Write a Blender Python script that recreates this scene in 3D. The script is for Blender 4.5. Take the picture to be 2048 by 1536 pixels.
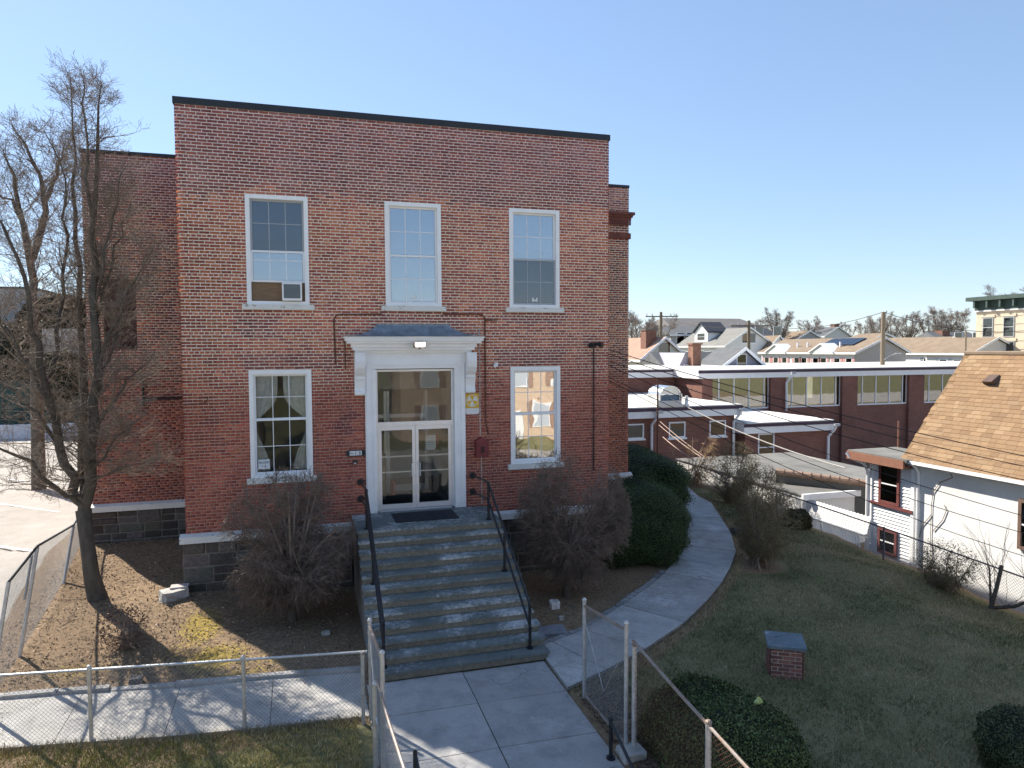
import bpy, bmesh, math, random
import numpy as np
from mathutils import Vector, Matrix

for o in list(bpy.data.objects):
    bpy.data.objects.remove(o, do_unlink=True)
SC = bpy.context.scene
COL = SC.collection
rng = np.random.default_rng(11)
random.seed(11)

# ------------------------------------------------------------------ camera
CAM = np.array([2.513, -16.962, 4.066])
YAW, PITCH, ROLL, FPX = 0.29121, 0.049014, -0.005418, 1411.3   # FPX: focal length for a 2048 px wide frame
def cam_axes():
    cy, sy = math.cos(YAW), math.sin(YAW)
    f0 = np.array([sy, cy, 0]); r0 = np.array([cy, -sy, 0]); u0 = np.array([0, 0, 1.])
    f = f0*math.cos(PITCH)-u0*math.sin(PITCH); u = u0*math.cos(PITCH)+f0*math.sin(PITCH)
    r = r0*math.cos(ROLL)+u*math.sin(ROLL); u2 = u*math.cos(ROLL)-r0*math.sin(ROLL)
    return r, u2, f
AR, AU, AF = cam_axes()
cd = bpy.data.cameras.new('camera'); cam = bpy.data.objects.new('camera', cd); COL.objects.link(cam)
cd.sensor_width = 36; cd.lens = 36*FPX/2048; cd.clip_start = 0.1; cd.clip_end = 3000
m = Matrix.Identity(4)
for i in range(3):
    m[i][0] = AR[i]; m[i][1] = AU[i]; m[i][2] = -AF[i]; m[i][3] = CAM[i]
cam.matrix_world = m
SC.camera = cam
def ray(px, py):
    return AF+AR*(px-1024)/FPX-AU*(py-768)/FPX
def hit(px, py, axis, val):        # point of the place seen at that spot of the photograph, on a known plane
    d = ray(px, py); return CAM+d*((val-CAM[axis])/d[axis])
def P(px, py, depth):
    return CAM+ray(px, py)*depth

# ------------------------------------------------------------------ light
SUN_EL = math.radians(40)
SUN_DIR = np.array([-0.54*math.cos(SUN_EL), 0.8417*math.cos(SUN_EL), math.sin(SUN_EL)])
w = bpy.data.worlds.new('World'); SC.world = w; w.use_nodes = True
nt = w.node_tree; nt.nodes.clear()
sky = nt.nodes.new('ShaderNodeTexSky'); sky.sky_type = 'NISHITA'; sky.sun_disc = False
sky.sun_elevation = SUN_EL; sky.sun_rotation = math.atan2(SUN_DIR[0], SUN_DIR[1])
sky.air_density = 1.0; sky.dust_density = 0.1; sky.ozone_density = 6.0; sky.altitude = 0
bg = nt.nodes.new('ShaderNodeBackground'); bg.inputs[1].default_value = 0.135
ow = nt.nodes.new('ShaderNodeOutputWorld')
wbm = nt.nodes.new('ShaderNodeMix'); wbm.data_type = 'RGBA'; wbm.blend_type = 'MULTIPLY'; wbm.inputs[0].default_value = 1.0
wbm.inputs[7].default_value = (0.98, 1.0, 1.06, 1)          # even white balance of the whole sky
gm = nt.nodes.new('ShaderNodeGamma'); gm.inputs[1].default_value = 0.65; nt.links.new(sky.outputs[0], gm.inputs[0]); nt.links.new(gm.outputs[0], wbm.inputs[6]); nt.links.new(wbm.outputs[2], bg.inputs[0]); nt.links.new(bg.outputs[0], ow.inputs[0])
sl = bpy.data.lights.new('sun', 'SUN'); sl.energy = 4.2; sl.angle = math.radians(0.5); sl.color = (1.0, 0.93, 0.82)
so = bpy.data.objects.new('sun', sl); COL.objects.link(so)
so.rotation_euler = Vector(SUN_DIR).to_track_quat('Z', 'Y').to_euler(); so.location = (-20, 30, 40)
SC.view_settings.view_transform = 'Standard'; SC.view_settings.look = 'None'
SC.view_settings.gamma = 1; SC.view_settings.exposure = 1.25
SC.view_settings.use_curve_mapping = False
SC.render.engine = 'CYCLES'

# ------------------------------------------------------------------ materials
MATS = {}
def ND(t, k, **kw):
    n = t.nodes.new('ShaderNode'+k)
    for a, b in kw.items(): setattr(n, a, b)
    return n
def newmat(name):
    mt = bpy.data.materials.new(name); mt.use_nodes = True; t = mt.node_tree
    for n in list(t.nodes): t.nodes.remove(n)
    out = ND(t, 'OutputMaterial'); MATS[name] = mt
    return mt, t, out
def noise(t, scale, detail=4, rough=0.6, vec=None, stretch=None):
    n = ND(t, 'TexNoise'); n.inputs['Scale'].default_value = scale
    n.inputs['Detail'].default_value = detail; n.inputs['Roughness'].default_value = rough
    if vec is None: vec = ND(t, 'NewGeometry').outputs['Position']
    if stretch:
        mp = ND(t, 'Mapping'); mp.inputs['Scale'].default_value = stretch
        t.links.new(vec, mp.inputs[0]); vec = mp.outputs[0]
    t.links.new(vec, n.inputs['Vector'])
    return n.outputs['Fac']
def ramp(t, fac, stops):
    r = ND(t, 'ValToRGB'); e = r.color_ramp.elements
    while len(e) < len(stops): e.new(0.5)
    for i, (p, c) in enumerate(stops):
        e[i].position = p; e[i].color = (c[0], c[1], c[2], 1) if hasattr(c, '__len__') else (c, c, c, 1)
    t.links.new(fac, r.inputs[0]); return r.outputs[0]
def mix(t, fac, a, b, mode='MIX'):
    n = ND(t, 'Mix', data_type='RGBA', blend_type=mode)
    for i, v in ((0, fac), (6, a), (7, b)):
        if hasattr(v, 'is_linked'): t.links.new(v, n.inputs[i])
        elif i == 0: n.inputs[0].default_value = v
        else: n.inputs[i].default_value = (*v, 1) if len(v) == 3 else v
    return n.outputs[2]
def mathn(t, op, a, b=None, c=None):
    n = ND(t, 'Math', operation=op)
    for i, v in enumerate((a, b, c)):
        if v is None: continue
        if hasattr(v, 'is_linked'): t.links.new(v, n.inputs[i])
        else: n.inputs[i].default_value = v
    return n.outputs[0]
def finish(t, out, col, rough=0.8, bump=None, bstr=0.3, bdist=0.01, metal=0.0, spec=0.5, emit=None):
    p = ND(t, 'BsdfPrincipled')
    if hasattr(col, 'is_linked'): t.links.new(col, p.inputs['Base Color'])
    else: p.inputs['Base Color'].default_value = (*col, 1)
    if hasattr(rough, 'is_linked'): t.links.new(rough, p.inputs['Roughness'])
    else: p.inputs['Roughness'].default_value = rough
    p.inputs['Metallic'].default_value = metal
    p.inputs['Specular IOR Level'].default_value = spec
    if emit: p.inputs['Emission Color'].default_value = (*emit[0], 1); p.inputs['Emission Strength'].default_value = emit[1]
    if bump is not None:
        b = ND(t, 'Bump'); b.inputs['Strength'].default_value = bstr; b.inputs['Distance'].default_value = bdist
        t.links.new(bump, b.inputs['Height']); t.links.new(b.outputs[0], p.inputs['Normal'])
    t.links.new(p.outputs[0], out.inputs[0])
    return p
def plain(name, col, rough=0.7, var=0.18, scale=3.0, bump=0.0, bscale=40, metal=0.0, spec=0.5, stretch=None, col2=None):
    """paint / stone / metal: base colour broken by two octaves of noise, faint relief"""
    if name in MATS: return MATS[name]
    mt, t, out = newmat(name)
    f = noise(t, scale, 6, 0.65, stretch=stretch)
    a = tuple(max(0, c*(1-var)) for c in col); b = tuple(min(1, c*(1+var)) for c in col)
    if col2: b = col2
    c = ramp(t, f, [(0.3, a), (0.7, b)])
    bh = noise(t, bscale, 4) if bump else None
    finish(t, out, c, rough, bh, bump, 0.006, metal, spec)
    return mt
def attr_mat(name, rough=0.85, nscale=30, amt=0.25, bump=0.4, bdist=0.004, spec=0.3):
    """colour of each single piece (brick, stone, shingle) from its 'col' attribute, with grain"""
    mt, t, out = newmat(name)
    a = ND(t, 'Attribute'); a.attribute_name = 'col'
    f = noise(t, nscale, 5, 0.7)
    g = ramp(t, f, [(0.25, 1-amt), (0.75, 1+amt*0.6)])
    c = mix(t, 1.0, a.outputs['Color'], g, 'MULTIPLY')
    finish(t, out, c, rough, noise(t, nscale*2.5, 4), bump, bdist, spec=spec)
    return mt
def brick_mat():
    mt, t, out = newmat('brick_surface')
    a = ND(t, 'Attribute'); a.attribute_name = 'col'
    c = mix(t, 1.0, a.outputs['Color'], ramp(t, noise(t, 11, 5, .7), [(0.25, 0.74), (0.75, 1.2)]), 'MULTIPLY')
    c = mix(t, 1.0, c, ramp(t, noise(t, .55, 4, .6), [(0.3, 0.80), (0.7, 1.22)]), 'MULTIPLY')          # slow drift of tone
    c = mix(t, 1.0, c, ramp(t, noise(t, 2.2, 5, .7, stretch=(1, 1, .12)), [(0.35, 0.80), (0.6, 1.1)]), 'MULTIPLY')   # rain streaks
    g = ND(t, 'NewGeometry'); sp = ND(t, 'SeparateXYZ'); t.links.new(g.outputs['Position'], sp.inputs[0])
    zt = ND(t, 'MapRange'); zt.inputs[1].default_value = 6.8; zt.inputs[2].default_value = 9.4; t.links.new(sp.outputs[2], zt.inputs[0])
    ef = ramp(t, mathn(t, 'ADD', mathn(t, 'MULTIPLY', noise(t, 1.1, 6, .75), .7), mathn(t, 'MULTIPLY', noise(t, 26, 3), .3)), [(.5, 0), (.68, 1)])
    c = mix(t, mathn(t, 'MULTIPLY', mathn(t, 'MULTIPLY', ef, zt.outputs[0]), .38), c, (.62, .50, .50))   # lime bloom near the parapet
    finish(t, out, c, 0.9, noise(t, 26, 4), 0.4, 0.004, spec=0.3)
    return mt
M_PIECE = brick_mat()
M_STONE = attr_mat('rough_stone', 0.9, 14, 0.45, 0.8, 0.02)
M_SHING = attr_mat('asphalt_shingle', 0.95, 60, 0.3, 0.4)
M_LEAF = attr_mat('leaf', 0.6, 6, 0.3, 0.0)

def mortar_mat():
    mt, t, out = newmat('mortar')
    g = ND(t, 'NewGeometry'); s = ND(t, 'SeparateXYZ'); t.links.new(g.outputs['Position'], s.inputs[0])
    nz = noise(t, 0.8, 4)
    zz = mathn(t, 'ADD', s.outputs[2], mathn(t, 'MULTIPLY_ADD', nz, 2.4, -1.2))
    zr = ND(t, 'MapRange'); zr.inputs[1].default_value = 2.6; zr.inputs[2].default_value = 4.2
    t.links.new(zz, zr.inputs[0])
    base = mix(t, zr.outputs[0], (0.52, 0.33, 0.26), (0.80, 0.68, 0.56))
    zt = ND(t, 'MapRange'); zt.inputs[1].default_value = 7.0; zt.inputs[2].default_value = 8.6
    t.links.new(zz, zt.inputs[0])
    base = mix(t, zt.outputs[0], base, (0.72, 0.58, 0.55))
    f = noise(t, 18, 5)
    base = mix(t, 1.0, base, ramp(t, f, [(0.3, 0.7), (0.7, 1.15)]), 'MULTIPLY')
    finish(t, out, base, 0.95, noise(t, 120, 3), 0.5, 0.004, spec=0.2)
    return mt
M_MORTAR = mortar_mat()
M_MORTAR2 = plain('stone_mortar', (0.20, 0.18, 0.155), 0.95, 0.3, 8, 0.4, 60)

def chipped(name, col, under, thr=0.62, rough=0.55):
    mt, t, out = newmat(name)
    f = noise(t, 7, 8, 0.75, stretch=(1, 1, 1.6)); f2 = noise(t, 1.2, 3)
    k = mathn(t, 'ADD', mathn(t, 'MULTIPLY', f, 0.75), mathn(t, 'MULTIPLY', f2, 0.25))
    msk = ramp(t, k, [(thr-0.02, 0.0), (thr+0.01, 1.0)])
    c = mix(t, msk, ramp(t, noise(t, 2, 4), [(0.3, tuple(x*0.88 for x in col)), (0.7, col)]), under)
    finish(t, out, c, rough, msk, -0.3, 0.004)
    return mt
M_WHITE = plain('white_paint', (0.85, 0.85, 0.845), 0.45, 0.05, 2.5, 0.05)
M_CHIP = chipped('chipped_white_paint', (0.78, 0.77, 0.74), (0.16, 0.15, 0.14), 0.60)
M_SILL = chipped('worn_sill_paint', (0.74, 0.73, 0.68), (0.28, 0.26, 0.22), 0.58)
M_VINYL = plain('white_vinyl', (0.82, 0.83, 0.84), 0.4, 0.03, 4)
M_GREYSASH = plain('grey_storm_sash', (0.38, 0.40, 0.43), 0.4, 0.06, 4)
M_ALU = plain('pale_aluminium', (0.70, 0.71, 0.72), 0.35, 0.06, 5, metal=0.4)
M_BLACKMETAL = plain('black_iron_paint', (0.012, 0.013, 0.016), 0.4, 0.3, 6, 0.1)
M_COPING = plain('black_metal_coping', (0.012, 0.014, 0.018), 0.45, 0.3, 2)
M_LEAD = plain('lead_roof', (0.22, 0.27, 0.31), 0.55, 0.35, 4, 0.15, 20, metal=0.3)
M_GALV = plain('galvanised_steel', (0.50, 0.50, 0.50), 0.45, 0.22, 10, 0.1, 60, metal=0.55)
M_RUSTGALV = plain('rusty_galvanised_steel', (0.40, 0.385, 0.37), 0.6, 0.2, 7, 0.2, 60, metal=0.3, col2=(0.24, 0.15, 0.10))
M_RUST = plain('rusty_iron', (0.13, 0.055, 0.035), 0.85, 0.4, 9, 0.3)
M_RED = plain('dull_red_enamel', (0.17, 0.022, 0.028), 0.5, 0.25, 6)
M_DKRED = plain('dark_red_board', (0.055, 0.012, 0.012), 0.7, 0.3, 3)
M_RUBBER = plain('black_rubber', (0.014, 0.016, 0.022), 0.8, 0.3, 10, 0.3)
M_WALLIN = plain('cream_plaster', (0.66, 0.65, 0.62), 0.8, 0.08, 1.5)
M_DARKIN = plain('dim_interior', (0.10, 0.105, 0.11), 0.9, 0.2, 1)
M_CURTAIN = plain('white_curtain', (0.72, 0.70, 0.64), 0.9, 0.12, 12)
M_BLIND = plain('white_blind', (0.50, 0.54, 0.58), 0.8, 0.06, 3)
M_WOOD = plain('brown_wood', (0.20, 0.12, 0.06), 0.6, 0.3, 5, stretch=(1, 1, 8))
M_BARK = plain('grey_bark', (0.10, 0.085, 0.068), 0.95, 0.35, 8, 0.6, 50, stretch=(1, 1, 0.35))
M_STEM = plain('pale_stem', (.26, .20, .155), .9, .3, 6)
M_TWIG = plain('bare_twig', (0.20, 0.155, 0.12), 0.9, 0.35, 5)
M_TWIG2 = plain('shrub_twig', (0.215, 0.16, 0.125), 0.9, 0.40, 4)
M_TWIG3 = plain('olive_twig', (0.24, 0.19, 0.105), 0.9, 0.35, 4)
M_TANROOF = plain('tan_roofing', (0.22, 0.165, 0.115), 0.95, 0.18, 1.2, 0.2, 30)
M_GREYROOF = plain('grey_roofing', (0.12, 0.125, 0.13), 0.95, 0.2, 1.5, 0.2, 30)
M_DARKROOF = plain('slate_roofing', (0.05, 0.055, 0.07), 0.9, 0.2, 1.5)
M_PINKROOF = plain('rosy_roofing', (0.34, 0.22, 0.16), 0.95, 0.12, 1.2)
M_MEMBRANE = plain('pale_roof_membrane', (0.72, 0.68, 0.62), 0.8, 0.12, 0.8)
M_FLATROOF = plain('grey_felt_roof', (0.17, 0.165, 0.15), 0.9, 0.25, 1.0)
M_PURPLE = plain('plum_metal_trim', (0.05, 0.022, 0.05), 0.5, 0.1, 3)
M_TERRA = plain('orange_brown_trim', (0.27, 0.12, 0.075), 0.7, 0.12, 4)
M_MAROON = plain('maroon_trim', (0.16, 0.045, 0.04), 0.6, 0.15, 4)
M_STUCCO = plain('white_stucco', (0.74, 0.735, 0.72), 0.9, 0.10, 1.1, 0.8, 16)
M_STUCCO2 = plain('white_render', (0.80, 0.79, 0.77), 0.9, 0.05, 2, 0.2, 20)
M_CREAM = plain('cream_brick_face', (0.60, 0.51, 0.38), 0.9, 0.08, 2)
M_GREENCORN = plain('green_cornice', (0.045, 0.075, 0.065), 0.7, 0.25, 4)
M_TILE = plain('clay_ridge_tile', (0.33, 0.22, 0.16), 0.85, 0.25, 6)
M_POLE = plain('weathered_pole', (0.22, 0.175, 0.12), 0.95, 0.25, 3, stretch=(1, 1, .2))
M_CABLE = plain('black_cable', (0.012, 0.011, 0.014), 0.6, 0.1, 2)
M_WCABLE = plain('pale_cable', (0.62, 0.58, 0.52), 0.6, 0.1, 2)
M_SOLAR = plain('solar_glass', (0.015, 0.02, 0.035), 0.12, 0.2, 2)
M_CHROME = plain('shiny_sheet_metal', (0.70, 0.71, 0.73), 0.28, 0.12, 2.5, metal=0.9)
M_SIGNY = plain('sign_yellow', (0.70, 0.42, 0.03), 0.5, 0.12, 9)
M_SIGNW = plain('sign_white', (0.72, 0.72, 0.70), 0.5, 0.1, 9)
M_INK = plain('black_ink', (0.02, 0.022, 0.03), 0.6, 0.05, 3)
M_PAPER = plain('white_paper', (0.68, 0.70, 0.72), 0.8, 0.05, 8)
M_GREENPANEL = plain('dark_green_panel', (0.012, 0.05, 0.045), 0.7, 0.2, 2)
M_DRYLEAF = attr_mat('dry_leaf', 0.9, 8, 0.3, 0.0)
def glassmat(name, tint, refl, wav=0.0, rough=0.0):
    mt, t, out = newmat(name)
    g = ND(t, 'BsdfGlossy'); g.inputs['Roughness'].default_value = rough
    tr = ND(t, 'BsdfTransparent'); tr.inputs[0].default_value = (*tint, 1)
    lw = ND(t, 'Fresnel'); lw.inputs[0].default_value = 1.5
    f = mathn(t, 'ADD', lw.outputs[0], refl)
    if wav:
        b = ND(t, 'Bump'); b.inputs['Strength'].default_value = wav; b.inputs['Distance'].default_value = 0.02
        t.links.new(noise(t, 2.2, 1, 0.3), b.inputs['Height']); t.links.new(b.outputs[0], g.inputs['Normal'])
    ms = ND(t, 'MixShader'); t.links.new(f, ms.inputs[0]); t.links.new(tr.outputs[0], ms.inputs[1]); t.links.new(g.outputs[0], ms.inputs[2])
    t.links.new(ms.outputs[0], out.inputs[0]); return mt
M_GLASS = glassmat('window_glass', (0.72, 0.79, 0.86), 0.30, 0.05)
M_GLASSLOW = glassmat('clear_glass', (0.88, 0.9, 0.9), 0.0, 0.05)
M_GLASSMIR = glassmat('coated_glass', (0.6, 0.62, 0.62), 0.50, 0.12)
M_GLASSDK = glassmat('dim_glass', (0.45, 0.5, 0.55), 0.10, 0.12)
M_FARGLASS = glassmat('far_window_glass', (0.35, 0.38, 0.42), 0.08)

def concrete(name, col, frost, lo_=.53):
    mt, t, out = newmat(name)
    a = ND(t, 'Attribute'); a.attribute_name = 'col'
    f = noise(t, 2.2, 7, 0.7); g = ramp(t, f, [(0.25, 0.62), (0.75, 1.18)])
    c = mix(t, 1.0, a.outputs['Color'], g, 'MULTIPLY')
    f2 = noise(t, 9, 9, 0.82); f3 = noise(t, 0.9, 3, 0.5)
    k = mathn(t, 'ADD', mathn(t, 'MULTIPLY', f2, 0.55), mathn(t, 'MULTIPLY', f3, 0.45))
    c = mix(t, mathn(t, 'MULTIPLY', ramp(t, k, [(lo_, 0.0), (lo_+.13, 1.0)]), frost), c, (0.80, 0.80, 0.80))
    vo = ND(t, 'TexVoronoi'); vo.feature = 'DISTANCE_TO_EDGE'; vo.inputs['Scale'].default_value = .55
    wv = ND(t, 'Vector Math'.replace(' ', ''), operation='ADD'); t.links.new(ND(t, 'NewGeometry').outputs['Position'], wv.inputs[0]); nn_ = ND(t, 'TexNoise'); nn_.inputs['Scale'].default_value = 1.6; nn_.inputs['Detail'].default_value = 5
    t.links.new(ND(t, 'NewGeometry').outputs['Position'], nn_.inputs['Vector']); t.links.new(nn_.outputs['Color'], wv.inputs[1]); t.links.new(wv.outputs[0], vo.inputs['Vector'])
    crk = mathn(t, 'MULTIPLY', ramp(t, vo.outputs['Distance'], [(0.0, 1.0), (0.006, 0.0)]), ramp(t, noise(t, .5, 2), [(.5, 0.0), (.56, .8)]))
    c = mix(t, crk, c, (.05, .045, .04))
    c = mix(t, mathn(t, 'MULTIPLY', ramp(t, noise(t, 1.1, 6, .7), [(.55, 0.0), (.72, 1.0)]), .35), c, (.16, .15, .14))
    f4 = noise(t, 60, 3)
    c = mix(t, 1.0, c, ramp(t, f4, [(0.3, 0.85), (0.7, 1.08)]), 'MULTIPLY')
    finish(t, out, c, 0.85, noise(t, 45, 5), 0.3, 0.004, spec=0.3)
    return mt
M_CONC = concrete('worn_concrete', None, 0.55)
M_TREAD = concrete('bluestone', None, 0.7, .50)

def ground_mat():
    mt, t, out = newmat('ground_cover')
    a = ND(t, 'Attribute'); a.attribute_name = 'zone'; s = ND(t, 'SeparateColor'); t.links.new(a.outputs['Color'], s.inputs[0])
    n1 = noise(t, 1.3, 7, 0.7); n2 = noise(t, 14, 6, 0.75); n3 = noise(t, 55, 4, 0.7)
    dirt = ramp(t, mathn(t, 'ADD', mathn(t, 'MULTIPLY', n2, .6), mathn(t, 'MULTIPLY', n3, .4)),
                [(0.3, (0.10, 0.066, 0.042)), (0.5, (0.255, 0.178, 0.11)), (0.68, (0.45, 0.335, 0.22))])
    lawn = ramp(t, mathn(t, 'ADD', mathn(t, 'MULTIPLY', n1, .55), mathn(t, 'MULTIPLY', n3, .45)),
                [(0.32, (0.12, 0.125, 0.06)), (0.5, (0.20, 0.19, 0.095)), (0.7, (0.36, 0.30, 0.19))])
    moss = ramp(t, mathn(t, 'ADD', mathn(t, 'MULTIPLY', n2, .5), mathn(t, 'MULTIPLY', n1, .5)), [(0.34, (0.20, 0.15, 0.075)), (0.5, (0.34, 0.25, 0.07)), (0.66, (0.46, 0.335, 0.08))])
    pave = ramp(t, mathn(t, 'ADD', mathn(t, 'MULTIPLY', n1, .6), mathn(t, 'MULTIPLY', n2, .4)), [(0.3, (0.36, 0.33, 0.29)), (0.7, (0.52, 0.48, 0.43))])
    def soft(v, k=0.5):
        return ramp(t, mathn(t, 'ADD', v, mathn(t, 'MULTIPLY_ADD', n2, k*1.2, -k*0.6)), [(0.42, 0.0), (0.58, 1.0)])
    c = mix(t, soft(s.outputs[0], 0.6), dirt, lawn)
    c = mix(t, soft(s.outputs[1], 1.0), c, moss)
    c = mix(t, soft(s.outputs[2], 0.15), c, pave)
    finish(t, out, c, 0.95, mathn(t, 'ADD', n2, n3), 0.7, 0.03, spec=0.15)
    return mt
M_GROUND = ground_mat()
def brick_far():
    """far addition: bricks are below one pixel there, so the material carries them"""
    mt, t, out = newmat('distant_brickwork')
    g = ND(t, 'NewGeometry'); s = ND(t, 'SeparateXYZ'); t.links.new(g.outputs['Position'], s.inputs[0])
    cb = ND(t, 'CombineXYZ'); t.links.new(mathn(t, 'ADD', s.outputs[0], s.outputs[1]), cb.inputs[0]); t.links.new(s.outputs[2], cb.inputs[1])
    b = ND(t, 'TexBrick'); b.inputs['Scale'].default_value = 1; b.inputs['Brick Width'].default_value = 0.215; b.inputs['Row Height'].default_value = 0.0714
    b.inputs['Mortar Size'].default_value = 0.007
    b.inputs[1].default_value = (0.235, 0.085, 0.058, 1); b.inputs[2].default_value = (0.16, 0.06, 0.045, 1); b.inputs[3].default_value = (0.30, 0.2, 0.16, 1)
    t.links.new(cb.outputs[0], b.inputs[0])
    c = mix(t, 1.0, b.outputs[0], ramp(t, noise(t, 0.7, 5), [(0.3, .8), (0.7, 1.15)]), 'MULTIPLY')
    finish(t, out, c, 0.9); return mt
M_FARBRICK = brick_far()
def lamp_mat():
    mt, t, out = newmat('lit_lamp'); finish(t, out, (1, .95, .85), 0.4, emit=((1, .9, .75), 6.0)); return mt
M_LAMP = lamp_mat()

# ------------------------------------------------------------------ geometry helpers
def link(ob, parent=None, label=None, cat=None, group=None, kind=None):
    COL.objects.link(ob)
    if parent is not None:
        ob.parent = parent
        if parent.type == 'EMPTY' and parent.parent is None: ob.location = -Vector(parent.location)
    if label: ob['label'] = label
    if cat: ob['category'] = cat
    if group: ob['group'] = group
    if kind: ob['kind'] = kind
    return ob
def thing(name, loc, label, cat, group=None):
    o = bpy.data.objects.new(name, None); o.location = loc; o.empty_display_size = 0.2
    return link(o, None, label, cat, group)
def mesh_np(name, V, F, mat, cols=None, smooth=False):
    """V (n,3); F (m,k) with one k, or a list of such arrays; cols (faces,3) face colours"""
    me = bpy.data.meshes.new(name)
    Fs = F if isinstance(F, list) else [F]
    V = np.asarray(V, np.float32).reshape(-1, 3)
    me.vertices.add(len(V)); me.vertices.foreach_set('co', V.ravel())
    nl = sum(f.size for f in Fs); nf = sum(len(f) for f in Fs)
    me.loops.add(nl); me.polygons.add(nf)
    me.loops.foreach_set('vertex_index', np.concatenate([f.ravel() for f in Fs]).astype(np.int32))
    tot = np.concatenate([np.full(len(f), f.shape[1]) for f in Fs]).astype(np.int32)
    st = np.concatenate([[0], np.cumsum(tot)[:-1]]).astype(np.int32)
    me.polygons.foreach_set('loop_start', st); me.polygons.foreach_set('loop_total', tot)
    if smooth: me.polygons.foreach_set('use_smooth', np.ones(nf, bool))
    me.update(calc_edges=True); me.validate()
    if cols is not None:
        a = me.color_attributes.new('col', 'FLOAT_COLOR', 'CORNER')
        c = np.repeat(np.asarray(cols, np.float32), tot, axis=0)
        a.data.foreach_set('color', np.concatenate([c, np.ones((len(c), 1), np.float32)], 1).ravel())
    if mat: me.materials.append(mat)
    return me
class MB:
    def __init__(s): s.v = []; s.f = []; s.c = []
    def poly(s, pts, col=None):
        n = len(s.v); s.v += [tuple(p) for p in pts]; s.f.append(tuple(range(n, n+len(pts)))); s.c.append(col or (.5, .5, .5)); return s
    def hexa(s, p, col=None):      # 8 points: bottom 4 (ccw), top 4
        n = len(s.v); s.v += [tuple(q) for q in p]
        for q in ((3, 2, 1, 0), (4, 5, 6, 7), (0, 1, 5, 4), (1, 2, 6, 5), (2, 3, 7, 6), (3, 0, 4, 7)):
            s.f.append(tuple(n+i for i in q)); s.c.append(col or (.5, .5, .5))
        return s
    def box(s, x0, x1, y0, y1, z0, z1, col=None):
        return s.hexa([(x0, y0, z0), (x1, y0, z0), (x1, y1, z0), (x0, y1, z0), (x0, y0, z1), (x1, y0, z1), (x1, y1, z1), (x0, y1, z1)], col)
    def bar(s, a, b, w, h, col=None):  # rectangular bar from a to b
        a = np.array(a, float); b = np.array(b, float); d = b-a; d /= np.linalg.norm(d)
        r = np.array([0, 0, 1.]) if abs(d[2]) < .9 else np.array([0, 1., 0])
        u = np.cross(d, r); u /= np.linalg.norm(u); q = np.cross(u, d); u = u*w/2; q = q*h/2
        return s.hexa([a-u-q, a+u-q, b+u-q, b-u-q, a-u+q, a+u+q, b+u+q, b-u+q], col)
    def extr(s, poly, axis, a, b, col=None):  # polygon in the two other axes extruded along axis
        def mk(p, t):
            q = list(p); q.insert(axis, t); return q
        n = len(s.v); k = len(poly)
        s.v += [tuple(mk(p, a)) for p in poly]+[tuple(mk(p, b)) for p in poly]
        s.f.append(tuple(range(n, n+k))); s.f.append(tuple(range(n+2*k-1, n+k-1, -1)))
        for i in range(k):
            j = (i+1) % k; s.f.append((n+i, n+k+i, n+k+j, n+j))
        s.c += [col or (.5, .5, .5)]*(k+2); return s
    def prism(s, poly, z0, z1, col=None): # polygon (x,y) up
        return s.extr(poly, 2, z0, z1, col)
    def tube(s, pts, r, n=8, col=None, cap=True):
        pts = [np.array(p, float) for p in pts]; k = len(pts); b = len(s.v)
        rr = r if hasattr(r, '__len__') else [r]*k
        mt = pts[-1]-pts[0]; ref = np.eye(3)[np.argmin(np.abs(mt))]
        for i, p in enumerate(pts):
            tg = pts[min(i+1, k-1)]-pts[max(i-1, 0)]; tg = tg/(np.linalg.norm(tg)+1e-9)
            u = np.cross(tg, ref); u /= np.linalg.norm(u)+1e-9; q = np.cross(tg, u)
            for j in range(n):
                an = 2*math.pi*j/n; s.v.append(tuple(p+(u*math.cos(an)+q*math.sin(an))*rr[i]))
        for i in range(k-1):
            for j in range(n):
                j2 = (j+1) % n; s.f.append((b+i*n+j, b+i*n+j2, b+(i+1)*n+j2, b+(i+1)*n+j)); s.c.append(col or (.5, .5, .5))
        if cap:
            s.f.append(tuple(b+j for j in range(n))[::-1]); s.f.append(tuple(b+(k-1)*n+j for j in range(n))); s.c += [col or (.5, .5, .5)]*2
        return s
    def ball(s, c, r, n=8, mm=6, sz=1.0):
        b = len(s.v)
        for i in range(mm+1):
            th = math.pi*i/mm
            for j in range(n):
                ph = 2*math.pi*j/n; s.v.append((c[0]+r*math.sin(th)*math.cos(ph), c[1]+r*math.sin(th)*math.sin(ph), c[2]+sz*r*math.cos(th)))
        for i in range(mm):
            for j in range(n):
                j2 = (j+1) % n; s.f.append((b+i*n+j, b+(i+1)*n+j, b+(i+1)*n+j2, b+i*n+j2)); s.c.append((.5, .5, .5))
        return s
    def mesh(s, name, mat, col=False, smooth=False):
        me = bpy.data.meshes.new(name); me.from_pydata(s.v, [], s.f)
        bm = bmesh.new(); bm.from_mesh(me); bmesh.ops.recalc_face_normals(bm, faces=bm.faces); bm.to_mesh(me); bm.free()
        if col:
            a = me.color_attributes.new('col', 'FLOAT_COLOR', 'CORNER'); arr = []
            for p, c in zip(me.polygons, s.c): arr += [(*c, 1)]*p.loop_total
            a.data.foreach_set('color', np.array(arr, np.float32).ravel())
        if smooth:
            for p in me.polygons: p.use_smooth = True
        me.materials.append(mat); return me
    def build(s, name, mat, parent=None, label=None, cat=None, group=None, kind=None, col=False, smooth=False):
        return link(bpy.data.objects.new(name, s.mesh(name, mat, col, smooth)), parent, label, cat, group, kind)
def part(name, mat, parent, *boxes, **kw):
    b = MB()
    for q in boxes: b.box(*q)
    return b.build(name, mat, parent, **kw)
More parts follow.
